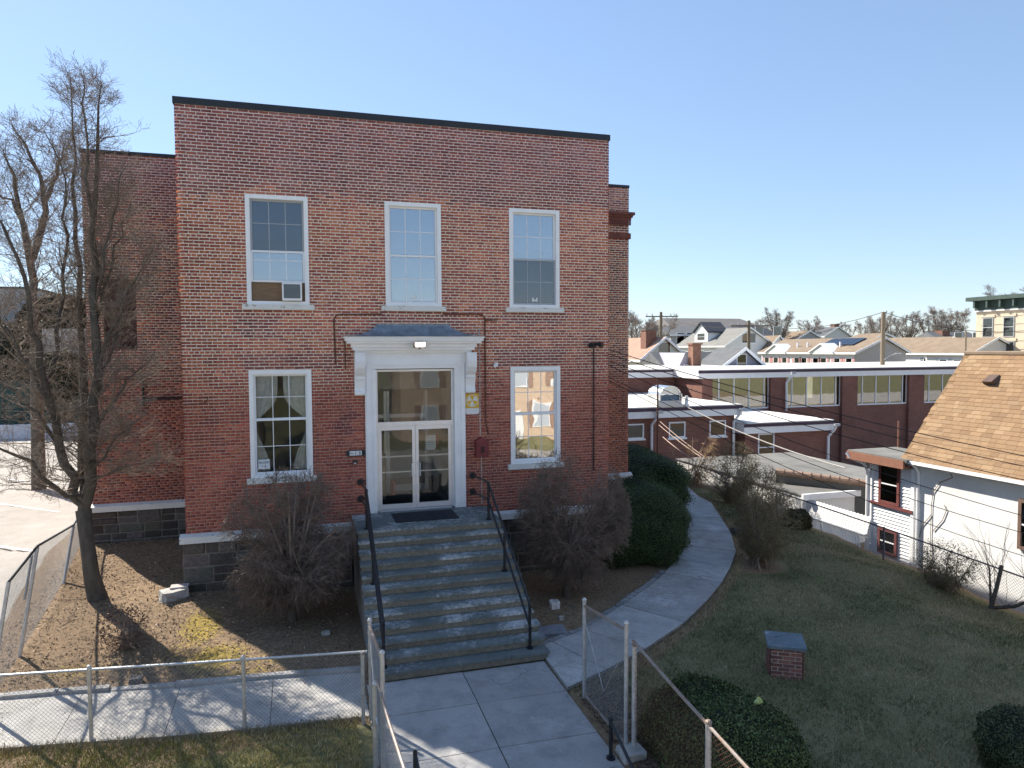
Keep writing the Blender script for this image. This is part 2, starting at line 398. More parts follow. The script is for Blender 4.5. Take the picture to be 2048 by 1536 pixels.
class Tubes:
    def __init__(s): s.g = {}
    def add(s, pts, rad):
        pts = np.asarray(pts, float); s.g.setdefault(len(pts), []).append((pts, np.asarray(rad, float)))
    def arrays(s, n):
        VV = []; FF = []; base = 0
        for k, L in s.g.items():
            Pn = np.stack([a for a, _ in L]); Rn = np.stack([b for _, b in L]); N = len(L)
            tg = np.empty_like(Pn); tg[:, 1:-1] = Pn[:, 2:]-Pn[:, :-2]; tg[:, 0] = Pn[:, 1]-Pn[:, 0]; tg[:, -1] = Pn[:, -1]-Pn[:, -2]
            tg /= np.linalg.norm(tg, axis=2, keepdims=True)+1e-9
            mt = np.abs(Pn[:, -1]-Pn[:, 0]); ref = np.eye(3)[np.argmin(mt, 1)][:, None, :]
            u = np.cross(tg, ref); u /= np.linalg.norm(u, axis=2, keepdims=True)+1e-9; q = np.cross(tg, u)
            an = np.arange(n)*2*np.pi/n
            V = Pn[:, :, None, :]+(u[:, :, None, :]*np.cos(an)[:, None]+q[:, :, None, :]*np.sin(an)[:, None])*Rn[:, :, None, None]
            idx = np.arange(N*k*n).reshape(N, k, n)+base; r = np.roll(idx, -1, 2)
            F = np.stack([idx[:, :-1], r[:, :-1], r[:, 1:], idx[:, 1:]], -1).reshape(-1, 4)
            VV.append(V.reshape(-1, 3)); FF.append(F); base += N*k*n
        return np.concatenate(VV), np.concatenate(FF)
    def build(s, name, mat, parent=None, n=4, smooth=True, **kw):
        V, F = s.arrays(n); return link(bpy.data.objects.new(name, mesh_np(name, V, F, mat, smooth=smooth)), parent, **kw)
def dup(root, loc, rotz=0.0, scale=1.0, label=None, group=None):
    r = root.copy(); COL.objects.link(r); r.location = loc; r.rotation_euler = (0, 0, rotz); r.scale = (scale,)*3 if not hasattr(scale, '__len__') else scale
    if label: r['label'] = label
    if group: r['group'] = group
    for ch in root.children:
        c = ch.copy(); COL.objects.link(c); c.parent = r
        for g in ch.children:
            d = g.copy(); COL.objects.link(d); d.parent = c
    return r
def boxes_np(B):
    """B (n,6) x0,x1,y0,y1,z0,z1 -> verts, faces without the hidden back (+y) face"""
    B = np.asarray(B, float); x0, x1, y0, y1, z0, z1 = B.T
    V = np.stack([np.stack(q, -1) for q in ((x0, y0, z0), (x1, y0, z0), (x1, y1, z0), (x0, y1, z0), (x0, y0, z1), (x1, y0, z1), (x1, y1, z1), (x0, y1, z1))], 1)
    q = np.array([(4, 5, 6, 7), (3, 2, 1, 0), (0, 1, 5, 4), (1, 2, 6, 5), (3, 0, 4, 7)])
    F = (np.arange(len(B))*8)[:, None, None]+q[None]
    return V.reshape(-1, 3), F.reshape(-1, 4), 5
def sstep(a, b, x):
    t = np.clip((x-a)/(b-a), 0, 1); return t*t*(3-2*t)

# ------------------------------------------------------------------ terrain
CP = np.array([(5, -4.8, -1.76), (5, -9, -1.80), (5, -2, -1.74), (0, 0, -1.30), (-.7, 4, -1.06), (-2.8, 4, -1.04), (2, 0, -1.45), (3, -4.2, -1.76),
    (0, -4, -1.76), (-2.5, -4, -1.72), (1, -6, -1.80), (-2, -7, -1.8), (-2.4, -2.2, -1.48), (-6, -3, -1.6), (-6, 4, -1.2), (-10, 10, -1.15), (-3, 12, -1.1), (-12, 30, -1.1), (-25, 30, -1.0),
    (8, 0, -1.58), (10.2, 0, -1.70), (9, -4, -1.80), (12, -2, -1.82), (14, 2, -1.83), (17, 6, -1.84), (16.5, 10, -1.86), (19, 11, -1.95), (7.2, -8, -1.82), (1.8, -2.2, -1.58), (8.3, -2, -1.66),
    (11, -6.4, -1.84), (12, -10, -1.95), (15, -4, -2.02), (17, 0, -2.08), (19.3, -4, -2.55), (19.3, 0, -2.36), (19.3, 4, -2.22), (19.3, 8, -2.12), (18, -12, -2.5),
    (9, -14, -2.3), (2, -14, -2.3), (-8, -14, -2.2), (0, -22, -2.5), (20, -22, -2.7), (-20, -20, -2.4), (10, 20, -2.2), (18, 16, -2.3)], float)
def tz(x, y):
    x = np.asarray(x, float); y = np.asarray(y, float)
    d2 = (x[..., None]-CP[:, 0])**2+(y[..., None]-CP[:, 1])**2+0.15
    wgt = 1/d2**1.6
    z = (wgt*CP[:, 2]).sum(-1)/wgt.sum(-1)
    # neighbour's yard lies lower beyond the fence; land falls behind, then rises to the far houses
    z = z+(-3.3-z)*sstep(19.55, 20.3, x)*(1-sstep(30, 60, y))
    r = np.hypot(x, y-0.0)
    z = z+(-4.8-z)*sstep(16, 24, y)*sstep(12, 20, x)
    z = z+(-4.2-z)*sstep(32, 60, r)*sstep(-30, 20, y)*sstep(-12, 6, x)
    z = z+sstep(70, 170, r)*sstep(-5, 50, y)*sstep(-8, 10, x)*6.2
    return z
def T(x, y): return float(tz(np.array([x]), np.array([y]))[0])
def ground():
    def axis(lo, hi, flo, fhi, st):
        a = list(np.arange(lo, hi+1e-6, st)); s = st; x = hi
        while x < fhi: s *= 1.22; x += s; a.append(x)
        s = st; x = lo; pre = []
        while x > flo: s *= 1.22; x -= s; pre.append(x)
        return np.array(pre[::-1]+a)
    xs = axis(-9, 22, -900, 1200, 0.22); ys = axis(-13, 14, -900, 1400, 0.22)
    X, Y = np.meshgrid(xs, ys); Z = tz(X, Y)
    Z = Z+rng.normal(0, .008, Z.shape)*(np.hypot(X-5, Y) < 30)
    V = np.stack([X, Y, Z], -1).reshape(-1, 3)
    n = len(xs); i = np.arange(len(V)).reshape(X.shape)
    F = np.stack([i[:-1, :-1], i[:-1, 1:], i[1:, 1:], i[1:, :-1]], -1).reshape(-1, 4)
    me = mesh_np('ground', V, F, M_GROUND, smooth=True)
    x, y = V[:, 0], V[:, 1]
    # lawn on the right of the path and in front of the left pavement; beds of soil along the building
    oc = np.interp(x, [6.7, 8.8, 11.4, 13.3, 14.6, 15.6, 16.6, 18, 18.6], [-5.9, -4.9, -2.9, -.95, .58, 2.3, 4.5, 8.1, 10.2])
    lawn = (sstep(-.15, .25, oc-.35-y)*sstep(7.3, 7.9, x)*(1-sstep(19.2, 19.6, x)))
    lawn *= 1-np.exp(-(((x-14.2)/1.3)**2+((y+.2)/1.1)**2)**2)
    lawn = np.maximum(lawn, sstep(5.7, 6.2, -y+.11*(x-3.4))*sstep(-.4, 0, 3.3-x))
    lawn = np.maximum(lawn, sstep(60, 90, np.hypot(x, y))*.8)
    lawn = np.maximum(lawn, sstep(20.2, 21, x)*(y < 16)*.4)
    moss = np.zeros_like(x)
    for (mx, my, rx, ry, a) in ((.5, -1.7, .55, 1.0, 1), (.9, -3.0, .8, .7, 1), (1.2, -3.9, 1.3, .5, .85), (-1.4, -3.0, .8, .5, .7), (2.4, -4.0, .8, .35, .8), (-1, -3.7, 1.2, .35, .6), (.2, -2.6, 1.0, .6, .6), (1.6, -3.4, .9, .5, .65), (-.2, -3.6, 1.0, .35, .6)):
        moss = np.maximum(moss, a*np.exp(-((x-mx)/rx)**2-((y-my)/ry)**2))
    moss *= .74
    pave = sstep(-3.35, -3.6, x+0.08*(y-0))*(y > -4.2)*(1-sstep(34, 38, y))*(x > -30)
    pave = np.maximum(pave, (y < -12.5)*(y > -26)*(np.abs(x) < 400)*1.0)
    a = me.color_attributes.new('zone', 'FLOAT_COLOR', 'POINT')
    a.data.foreach_set('color', np.stack([lawn, moss, pave, np.ones_like(x)], -1).astype(np.float32).ravel())
    link(bpy.data.objects.new('ground', me), None, kind='structure')
ground()

# ------------------------------------------------------------------ main brick building
W_ = 10.24; CH = 9.42/132
B = thing('brick_building', (5.12, 2.0, -1.6), 'two-storey red brick building with white entrance and flat black-edged roof', 'building')
WINS = {'u1': (1.395, 2.745, 5.11, 7.57), 'u2': (4.480, 5.825, 5.11, 7.57), 'u3': (7.540, 8.870, 5.11, 7.57),
        'l1': (1.388, 2.752, 1.17, 3.625), 'l3': (7.555, 8.885, 1.17, 3.625)}
DOORH = (3.98, 6.35, 0.0, 3.98)
HOLES = [tuple(v) for v in WINS.values()]+[DOORH]
def cut_wall(x0, x1, z0, z1, holes, y0, y1):
    b = MB(); xs = sorted({x0, x1, *[h[0] for h in holes], *[h[1] for h in holes]}); zs = sorted({z0, z1, *[h[2] for h in holes], *[h[3] for h in holes]})
    for i in range(len(xs)-1):
        run = None
        for j in range(len(zs)-1):
            cx, cz = (xs[i]+xs[i+1])/2, (zs[j]+zs[j+1])/2
            solid = not any(h[0] < cx < h[1] and h[2] < cz < h[3] for h in holes)
            if solid:
                if run is None: run = zs[j]
                end = zs[j+1]
            if (not solid or j == len(zs)-2) and run is not None:
                b.box(xs[i], xs[i+1], y0, y1, run, end if solid else zs[j]); run = None
    return b
PAL_MID = np.array([(.330, .098, .056), (.290, .080, .050), (.365, .120, .066), (.250, .068, .048), (.31, .09, .055), (.34, .11, .06), (.235, .066, .048), (.39, .145, .08)])*1.48
PAL_LOW = np.array([(.285, .082, .055), (.260, .075, .052), (.300, .095, .062), (.225, .062, .048), (.27, .092, .060)])*1.45
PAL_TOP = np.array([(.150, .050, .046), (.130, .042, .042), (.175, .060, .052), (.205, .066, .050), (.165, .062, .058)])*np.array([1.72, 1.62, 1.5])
def brick_colour(x, z, wing=0):
    k = rng.random(); wob = .25*math.sin(x*1.7+1)+.2*math.sin(x*3.1)+rng.normal(0, .12)
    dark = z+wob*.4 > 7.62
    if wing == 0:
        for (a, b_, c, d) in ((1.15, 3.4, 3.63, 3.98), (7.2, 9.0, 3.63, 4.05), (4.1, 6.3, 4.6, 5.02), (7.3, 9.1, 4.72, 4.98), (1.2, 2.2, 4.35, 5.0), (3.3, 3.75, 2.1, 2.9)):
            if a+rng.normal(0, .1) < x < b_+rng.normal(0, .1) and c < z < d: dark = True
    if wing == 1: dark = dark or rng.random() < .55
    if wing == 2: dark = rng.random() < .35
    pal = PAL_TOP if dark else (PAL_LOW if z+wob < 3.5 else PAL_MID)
    c = pal[rng.integers(len(pal))]*(0.86+.28*rng.random())
    if wing == 2: c = c*np.array([.92, 1.0, .8])
    return c
def lay_bricks(x0, x1, z0, z1, holes, yf, depth=.05, off=0.0, wing=0, hdr=3):
    out = []; cols = []; L = .2159; k0 = 0
    n = int(round((z1-z0)/CH))
    for k in range(n):
        za = z0+k*CH; zc = za+CH/2
        header = ((n-1-k) % 6) == hdr
        step = L/2 if header else L
        shift = (0 if k % 2 else L/2)+off+(L/4 if header else 0)
        segs = [(x0, x1)]
        for h in holes:
            if h[2] < zc < h[3]:
                ns = []
                for a, b_ in segs:
                    if h[1] <= a or h[0] >= b_: ns.append((a, b_)); continue
                    if h[0] > a: ns.append((a, h[0]))
                    if h[1] < b_: ns.append((h[1], b_))
                segs = ns
        low = zc < 3.3+.5*math.sin(zc)
        for a, b_ in segs:
            e = [a]; x = math.floor((a-x0+shift)/step)*step+x0-shift+step
            while x < b_-.03:
                if x > a+.03: e.append(x+rng.normal(0, .0022))
                x += step
            e.append(b_)
            for i in range(len(e)-1):
                g = .0092 if not low else .0068
                l, r = e[i]+(g if i else -.0), e[i+1]-(g if i < len(e)-2 else -.0)
                if r-l < .02: continue
                jz = rng.normal(0, .0016); jy = abs(rng.normal(0, .0012))
                gz = .0112 if not low else .008
                out.append((l, r, yf+jy, yf+depth, za+gz+jz, za+CH-gz+jz)); cols.append(brick_colour((l+r)/2, zc, wing))
    return np.array(out), np.array(cols)
def brick_mesh(out, cols):
    V, F, k = boxes_np(out); return mesh_np('brickwork', V, F, M_PIECE, np.repeat(cols, k, 0))
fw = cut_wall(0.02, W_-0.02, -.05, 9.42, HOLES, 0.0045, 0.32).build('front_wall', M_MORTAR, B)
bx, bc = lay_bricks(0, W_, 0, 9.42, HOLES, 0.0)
# soldier row above the hood
d = np.linalg.norm(np.stack([(bx[:, 0]+bx[:, 1])/2, bx[:, 2], (bx[:, 4]+bx[:, 5])/2], -1)-CAM, axis=1)
area = (bx[:, 1]-bx[:, 0])/d**2*(1.0+np.clip(2.5-bx[:, 0], 0, 3)*.06)
area[(bx[:, 4] < 1.6) & (bx[:, 0] < 3.6)] = 0
top = np.argsort(-area)[:300]; sel = np.zeros(len(bx), bool); sel[top] = True
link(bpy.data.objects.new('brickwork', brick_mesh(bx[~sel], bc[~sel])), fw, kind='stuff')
VAR = []
for i in range(16):
    V, F, k = boxes_np([(-.5, .5, 0, .05, -(CH-.0224)/2, (CH-.0224)/2)])
    cc = PAL_MID[i % len(PAL_MID)]*(.86+.28*rng.random()) if i < 11 else PAL_TOP[i % len(PAL_TOP)]
    VAR.append((cc, mesh_np('brick', V, F, M_PIECE, np.repeat(np.array([cc]), k, 0))))
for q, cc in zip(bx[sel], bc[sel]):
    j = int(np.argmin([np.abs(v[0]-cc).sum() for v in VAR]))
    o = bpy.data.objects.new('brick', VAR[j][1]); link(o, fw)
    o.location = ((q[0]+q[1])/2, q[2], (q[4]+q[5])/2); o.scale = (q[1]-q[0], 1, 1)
# side and rear walls, floors, roof of the projecting bay
part('side_wall', M_FARBRICK, B, (0.0, 0.3, .325, 4.5, -1.9, 9.42))
part('side_wall', M_FARBRICK, B, (W_-.3, W_, .325, 4.5, -1.9, 9.42))
part('floor_slab', M_DARKIN, B, (.305, W_-.305, .325, 4.4, 4.35, 4.6))
part('floor_slab', M_DARKIN, B, (.305, W_-.305, .325, 4.4, -.05, .17))
part('inner_wall', M_WALLIN, B, (.305, W_-.305, 4.41, 4.5, 0.18, 9.2))
part('inner_wall', M_WALLIN, B, (3.3, 3.4, .33, 4.4, 0.18, 4.34), (6.9, 7.0, .33, 4.4, 0.18, 4.34), (3.3, 3.4, .33, 4.4, 4.61, 9.2), (6.9, 7.0, .33, 4.4, 4.61, 9.2))
part('roof', M_FLATROOF, B, (.305, W_-.305, .325, 4.5, 9.1, 9.3))
cp = MB(); cp.box(-.025, W_+.025, -.03, .36, 9.422, 9.565); cp.box(-.025, .33, .362, 4.6, 9.422, 9.56); cp.box(W_-.33, W_+.025, .362, 4.6, 9.422, 9.56)
for x in (3.43, 7.27, 10.1): cp.box(x, x+.012, -.036, -.0305, 9.42, 9.57)
cp.build('coping', M_COPING, B)
# water table and foundation stones
def water_table(x0, x1, yw, parent):
    MB().extr([(yw+.03, 0.0), (yw-.012, -0.004), (yw-.13, -.055), (yw-.13, -.20), (yw+.03, -.20)], 0, x0, x1).build('water_table', M_CHIP, parent)
water_table(-.12, 3.60, 0, B); water_table(6.82, W_+.12, 0, B)
def stones(parent, x0, x1, yf, zb, zt):
    fm = part('foundation', M_MORTAR2, parent, (x0, x1, yf+.018, yf+.3, zb, zt-.002))
    z = zt-.012; hs = []
    while z > zb+.05:
        h = random.uniform(.15, .36); h = min(h, z-zb); hs.append((z-h, z)); z -= h+.025
    for z0, z1 in hs:
        x = x0-random.uniform(0, .02)
        while x < x1-.02:
            L = random.uniform(.28, .66); L = min(L, x1-x)
            if x1-x-L < .15: L = x1-x
            def one(a, b_, c, d):
                q = MB(); j = lambda: random.uniform(-.018, .018); p = random.uniform(.004, .04)
                q.hexa([(a, yf+.03, c), (b_, yf+.03, c), (b_, yf+.1, c), (a, yf+.1, c), (a, yf+.03, d), (b_, yf+.03, d), (b_, yf+.1, d), (a, yf+.1, d)])
                n0 = len(q.v); ins = .025
                fr = [(a+ins+j(), yf+.018-p, c+ins+j()), (b_-ins+j(), yf+.018-p, c+ins+j()), (b_-ins+j(), yf+.018-p, d-ins+j()), (a+ins+j(), yf+.018-p, d-ins+j())]
                ou = [(a, yf+.02, c), (b_, yf+.02, c), (b_, yf+.02, d), (a, yf+.02, d)]
                g = random.uniform(.05, .15); colr = (g*random.uniform(1, 1.25), g, g*random.uniform(.8, 1.0))
                q = MB(); q.v = ou+fr; q.f = [(4, 5, 6, 7), (0, 1, 5, 4), (1, 2, 6, 5), (2, 3, 7, 6), (3, 0, 4, 7), (3, 2, 1, 0)]; q.c = [colr]*6
                q.build('stone', M_STONE, fm, col=True)
            if random.random() < .25 and z1-z0 > .24:
                mz = (z0+z1)/2; one(x, x+L-.022, z0, mz-.01); one(x, x+L-.022, mz+.01, z1)
            else: one(x, x+L-.022, z0, z1)
            x += L
stones(B, -.06, 3.60, -.055, -1.75, -.2); stones(B, 6.85, W_+.06, -.055, -1.95, -.2)
part('foundation', M_MORTAR2, B, (-.06, .3, .25, 4.1, -1.9, -.2))

def window(parent, x0, x1, z0, z1, zm, bottom=None, sill=(.105, .115), glass=None, glass2=None, grey_top=False, grey_bot=False, muntin_z=(.5, .5), deep=.0):
    """double-hung window: casing (the part) > sash, pane, sill; zm = meeting rail height, bottom = raised lower sash"""
    c = .095; f = MB()
    f.box(x0, x0+c, -.02+deep, .15, z0, z1); f.box(x1-c, x1, -.02+deep, .15, z0, z1); f.box(x0+c, x1-c, -.02+deep, .15, z1-c, z1); f.box(x0+c, x1-c, -.02+deep, .15, z0, z0+c*.8)
    fo = f.build('window', M_WHITE, parent)
    a, b_ = x0+c, x1-c
    sashes = [(zm, z1-c, .075, M_GREYSASH if grey_top else M_VINYL, glass or M_GLASS, muntin_z[0]), (bottom if bottom else z0+c*.8, zm+.03, .045, M_GREYSASH if grey_bot else M_VINYL, glass2 or glass or M_GLASS, muntin_z[1])]
    for (s0, s1, y, mt, gl, mz) in sashes:
        r = .045; s = MB()
        s.box(a, a+r, y, y+.03, s0, s1); s.box(b_-r, b_, y, y+.03, s0, s1); s.box(a+r, b_-r, y, y+.03, s1-r, s1); s.box(a+r, b_-r, y, y+.03, s0, s0+r)
        gx = [a+r+(b_-a-2*r)*i/3 for i in range(4)]; gz = [s0+r, s0+r+(s1-s0-2*r)*mz, s1-r]
        for i in (1, 2): s.box(gx[i]-.008, gx[i]+.008, y+.006, y+.024, s0+r, s1-r)
        for i in range(3): s.box(gx[i]+(.008 if i else 0), gx[i+1]-(.008 if i < 2 else 0), y+.008, y+.022, gz[1]-.008, gz[1]+.008)
        s.build('sash', mt, fo)
        for i in range(3):
            for j in range(2):
                part('pane', gl, fo, (gx[i]+.006, gx[i+1]-.006, y+.014, y+.018, gz[j]+.006, gz[j+1]-.006))
    sb = MB(); sb.box(x0-sill[0], x1+sill[0], -.075, .14, z0-sill[1], z0-.002)
    sb.build('sill', M_SILL, fo)
    return fo
wu1 = window(B, *WINS['u1'], 6.30, bottom=5.62, grey_top=True, muntin_z=(.55, .72), glass=M_GLASSDK, glass2=M_GLASS)
wu2 = window(B, *WINS['u2'], 6.30)
wu3 = window(B, *WINS['u3'], 6.30, grey_bot=True, glass=M_GLASS, glass2=M_GLASSDK)
wl1 = window(B, *WINS['l1'], 2.48, glass=M_GLASSLOW, sill=(.08, .13))
wl3 = window(B, *WINS['l3'], 2.42, glass=M_GLASSMIR, sill=(.08, .13))
part('blind', M_BLIND, wu1, (1.5, 2.64, .16, .17, 6.62, 7.47)); part('filler_panel', M_WOOD, wu1, (1.49, 2.65, .085, .095, 5.19, 5.615))
part('blind', M_BLIND, wu2, (4.58, 5.72, .16, .17, 5.25, 7.47)); part('blind', M_BLIND, wu3, (7.64, 8.77, .16, .17, 6.55, 7.47))
part('blind', M_CURTAIN, wl3, (7.66, 8.78, .17, .18, 1.3, 3.52))
for wq, x in ((wu2, 5.16), (wu3, 8.23)):   # small decal
    part('decal', M_SIGNW, wq, (x-.07, x-.035, .055, .058, 5.27, 5.37), (x+.035, x+.07, .055, .058, 5.27, 5.37), (x-.034, x+.034, .055, .058, 5.28, 5.32))
# tied-back curtains of the lower left window
def curtain(x_out, x_in, parent):
    N = 26; Mx = 14; V = []
    for i in range(N+1):
        t = i/N; z = 3.5-2.2*t
        k = 1-.93*math.exp(-((t-.52)/.17)**2) if t < .52 else .07+.6*(1-math.exp(-((t-.52)/.28)**2))
        for j in range(Mx+1):
            s = j/Mx; xx = x_out+(x_in-x_out)*s*max(k, .09); V.append((xx, .2+.018*math.sin(s*26+t*2), z))
    F = [(i*(Mx+1)+j, i*(Mx+1)+j+1, (i+1)*(Mx+1)+j+1, (i+1)*(Mx+1)+j) for i in range(N) for j in range(Mx)]
    link(bpy.data.objects.new('curtain', mesh_np('curtain', np.array(V), np.array(F), M_CURTAIN, smooth=True)), parent)
curtain(1.48, 2.0, wl1); curtain(2.66, 2.12, wl1)
def text_mesh(s, size, x, y, z, mat, parent, name='lettering', align='CENTER'):
    cu = bpy.data.curves.new('txt', 'FONT'); cu.body = s; cu.size = size; cu.align_x = align; cu.extrude = .001
    to = bpy.data.objects.new('txt', cu); COL.objects.link(to)
    me = bpy.data.meshes.new_from_object(to); bpy.data.objects.remove(to, do_unlink=True)
    me.transform(Matrix.Translation((x, y, z)) @ Matrix.Rotation(math.pi/2, 4, 'X')); me.materials.clear(); me.materials.append(mat)
    return link(bpy.data.objects.new(name, me), parent)
np_ = thing('paper_notice', (1.67, .04, 1.42), 'small white paper notice taped inside the window above the round bare shrub', 'notice')
part('sheet', M_PAPER, np_, (1.55, 1.80, .0405, .043, 1.36, 1.58)); text_mesh('ROOM', .075, 1.675, .038, 1.485, M_INK, np_); text_mesh('1 A', .07, 1.675, .038, 1.40, M_INK, np_)

# air conditioner
ac = thing('air_conditioner', (2.37, -.1, 5.2), 'white boxed air conditioner sitting under a raised window sash', 'air conditioner')
part('casing', M_WHITE, ac, (2.15, 2.58, -.14, .3, 5.20, 5.60)); part('coil_panel', plain('ac_coil', (.05, .085, .09), .6, .2, 60), ac, (2.185, 2.545, -.146, -.141, 5.25, 5.565))
for i in range(12): part('louvre', M_GREYSASH, ac, (2.185, 2.545, -.152, -.147, 5.262+i*.025, 5.268+i*.025))

# ---- entrance
E = MB()
E.box(3.96, 4.21, -.10, .18, .19, 3.62); E.box(6.10, 6.37, -.10, .18, .19, 3.62)
E.box(3.96, 6.37, -.10, .18, 3.622, 4.02)
E.box(3.99, 4.07, -.125, -.1005, .3, 3.75); E.box(6.26, 6.34, -.125, -.1005, .3, 3.75); E.box(4.071, 6.259, -.125, -.1005, 3.70, 3.78)
E.box(4.14, 4.208, -.118, -.1005, .22, 3.62); E.box(6.102, 6.17, -.118, -.1005, .22, 3.62)
es = E.build('door_surround', M_WHITE, B)
# cornice: stepped moulding with returns
cn = MB()
for (o, z0, z1, yy) in ((.06, 4.00, 4.06, .17), (.12, 4.061, 4.13, .25), (.16, 4.131, 4.22, .30), (.26, 4.221, 4.28, .38), (.30, 4.281, 4.345, .43), (.33, 4.346, 4.38, .46)):
    cn.box(3.80-o, 6.46+o, -yy, .0, z0, z1)
cn.build('cornice', M_WHITE, es)
for sx in (0, 1):
    x0, x1 = ((3.72, 3.955), (6.375, 6.61))[sx]
    prof = [(-.0, 4.0), (-.34, 4.0), (-.34, 3.93), (-.355, 3.80), (-.33, 3.66), (-.265, 3.54), (-.19, 3.46), (-.175, 3.43), (-.20, 3.40), (-.17, 3.34), (-.14, 3.20), (-.135, 3.12), (-.17, 3.10), (-.175, 3.03), (-.13, 3.0), (0.0, 3.0)]
    br = MB().extr(prof, 0, x0, x1); bo = br.build('bracket', M_WHITE, es)
    for k in range(3):
        pr2 = [(y-.012, z) for (y, z) in prof[1:7]]; pr2 += [(y+.03, z) for (y, z) in prof[1:7]][::-1]
        xa = x0+.035+k*.065; MB().extr(pr2, 0, xa, xa+.03).build('fluting', M_WHITE, bo)
# concave lead hood on the cornice, hipped ends
hv = []; N = 10; x0, x1 = 3.47, 6.79
for i in range(N+1):
    t = i/N; z = 4.382+.27*(t**2.1*.75+t*.25); inset = .80*t**.75; yy = -.46*(1-t)-.02
    hv.append((x0+inset, x1-inset, yy, z))
hm = MB()
for i in range(N):
    a, b_ = hv[i], hv[i+1]
    hm.poly([(a[0], a[2], a[3]), (a[1], a[2], a[3]), (b_[1], b_[2], b_[3]), (b_[0], b_[2], b_[3])])
    hm.poly([(a[0], .0, a[3]), (a[0], a[2], a[3]), (b_[0], b_[2], b_[3]), (b_[0], .0, b_[3])])
    hm.poly([(a[1], a[2], a[3]), (a[1], .0, a[3]), (b_[1], .0, b_[3]), (b_[1], b_[2], b_[3])])
hm.box(hv[-1][0]-.01, hv[-1][1]+.01, -.025, 0.0, hv[-1][3]-.01, hv[-1][3]+.03)
ho = hm.build('hood_roof', M_LEAD, es)
for xs in (4.78, 5.52):
    MB().tube([(xs-.04*(1-i/N)*(1 if xs < 5 else -1), hv[i][2]-.004, hv[i][3]+.004) for i in range(N+1)], .008, 5).build('seam', M_LEAD, ho)
# aluminium door frame, transom light, two leaves
fr = MB(); fr.box(4.212, 4.262, .03, .12, .2, 3.60); fr.box(6.045, 6.098, .03, .12, .2, 3.60); fr.box(4.263, 6.044, .03, .12, 3.55, 3.60); fr.box(4.263, 6.044, .03, .12, 2.24, 2.34)
fr.box(4.263, 6.044, .02, .13, .175, .215)
fo = fr.build('door_frame', M_ALU, es)
part('transom_pane', M_GLASSLOW, fo, (4.266, 6.04, .07, .076, 2.342, 3.548))
for s in (0, 1):
    a, b_ = ((4.266, 5.150), (5.157, 6.041))[s]; l = MB()
    l.box(a, a+.075, .045, .09, .225, 2.236); l.box(b_-.075, b_, .045, .09, .225, 2.236); l.box(a+.075, b_-.075, .045, .09, 2.14, 2.236); l.box(a+.075, b_-.075, .045, .09, .225, .345)
    dl = l.build('door', M_ALU, B)
    part('pane', M_GLASSLOW, dl, (a+.076, b_-.076, .065, .071, .346, 2.139))
    part('push_bar', M_ALU, dl, (a+.077, b_-.077, .095, .12, 1.10, 1.13), (a+.077, b_-.077, .095, .115, 1.48, 1.505))
    hx = b_-.04 if s == 0 else a+.04; sg = -1 if s == 0 else 1
    MB().tube([(hx, .045, 1.02), (hx+sg*.0, -.01, 1.02), (hx+sg*.055, -.01, 1.02), (hx+sg*.055, -.01, 1.33), (hx, -.01, 1.33), (hx, .045, 1.33)], .012, 6).build('handle', M_ALU, dl)
part('threshold', plain('stone_threshold', (.18, .16, .15), .8, .3, 6), es, (4.0, 6.36, -.10, .33, .10, .174))
# vestibule behind the glass
v = MB(); v.box(3.95, 4.06, .33, 2.35, .18, 4.3); v.box(6.25, 6.36, .33, 2.35, .18, 4.3); v.box(4.07, 6.24, 2.36, 2.44, 3.0, 4.3)
v.build('vestibule_wall', M_WALLIN, B)
iv = MB()
for a, b_ in ((4.07, 4.15), (4.66, 4.73), (4.74, 4.81), (5.78, 5.86)): iv.box(a, b_, 2.36, 2.42, .19, 2.95)
iv.box(4.15, 5.78, 2.365, 2.415, 2.22, 2.32); iv.box(4.15, 4.66, 2.365, 2.415, .19, .36); iv.box(4.81, 5.78, 2.365, 2.415, .19, .36)
iv.build('inner_door', M_ALU, B)
mtv = part('entrance_mat', M_RUBBER, None, (4.3, 6.0, .42, 2.1, .172, .186), label='dark mat on the vestibule floor behind the glass doors', cat='mat')
fe = thing('fire_extinguisher', (5.0, 2.0, .19), 'red fire extinguisher standing on the floor behind the left glass door', 'extinguisher')
MB().tube([(4.82, 1.9, .187), (4.82, 1.9, .55), (4.82, 1.9, .60)], [.075, .075, .03], 12).build('cylinder', plain('extinguisher_red', (.5, .03, .02), .35, .1, 3), fe)
MB().bar((4.82, 1.9, .60), (4.82, 1.8, .66), .03, .05).build('valve', M_BLACKMETAL, fe)
cb = thing('wooden_cabinet', (4.4, 1.6, .18), 'brown wooden cabinet seen through the left glass door', 'cabinet')
part('body', M_WOOD, cb, (4.07, 4.6, 1.4, 1.95, .28, 1.35)); 
for (q) in ((4.09, 4.15), (4.52, 4.58)): part('leg', M_WOOD, cb, (*q, 1.42, 1.48, .187, .28))
part('door', plain('light_oak', (.30, .19, .09), .6, .3, 5, stretch=(1, 1, 8)), cb, (4.1, 4.57, 1.385, 1.399, .32, 1.05))
po = thing('door_poster', (5.55, .10, 1.75), 'paper poster with grey and red panels behind the right glass door', 'poster')
part('sheet', M_PAPER, po, (5.42, 5.66, .10, .104, 1.62, 1.98)); part('red_strip', M_RED, po, (5.665, 5.73, .10, .104, 1.70, 1.98))
for i in range(5): part('print', M_GREYSASH, po, (5.45, 5.63, .097, .0995, 1.68+i*.055, 1.70+i*.055))

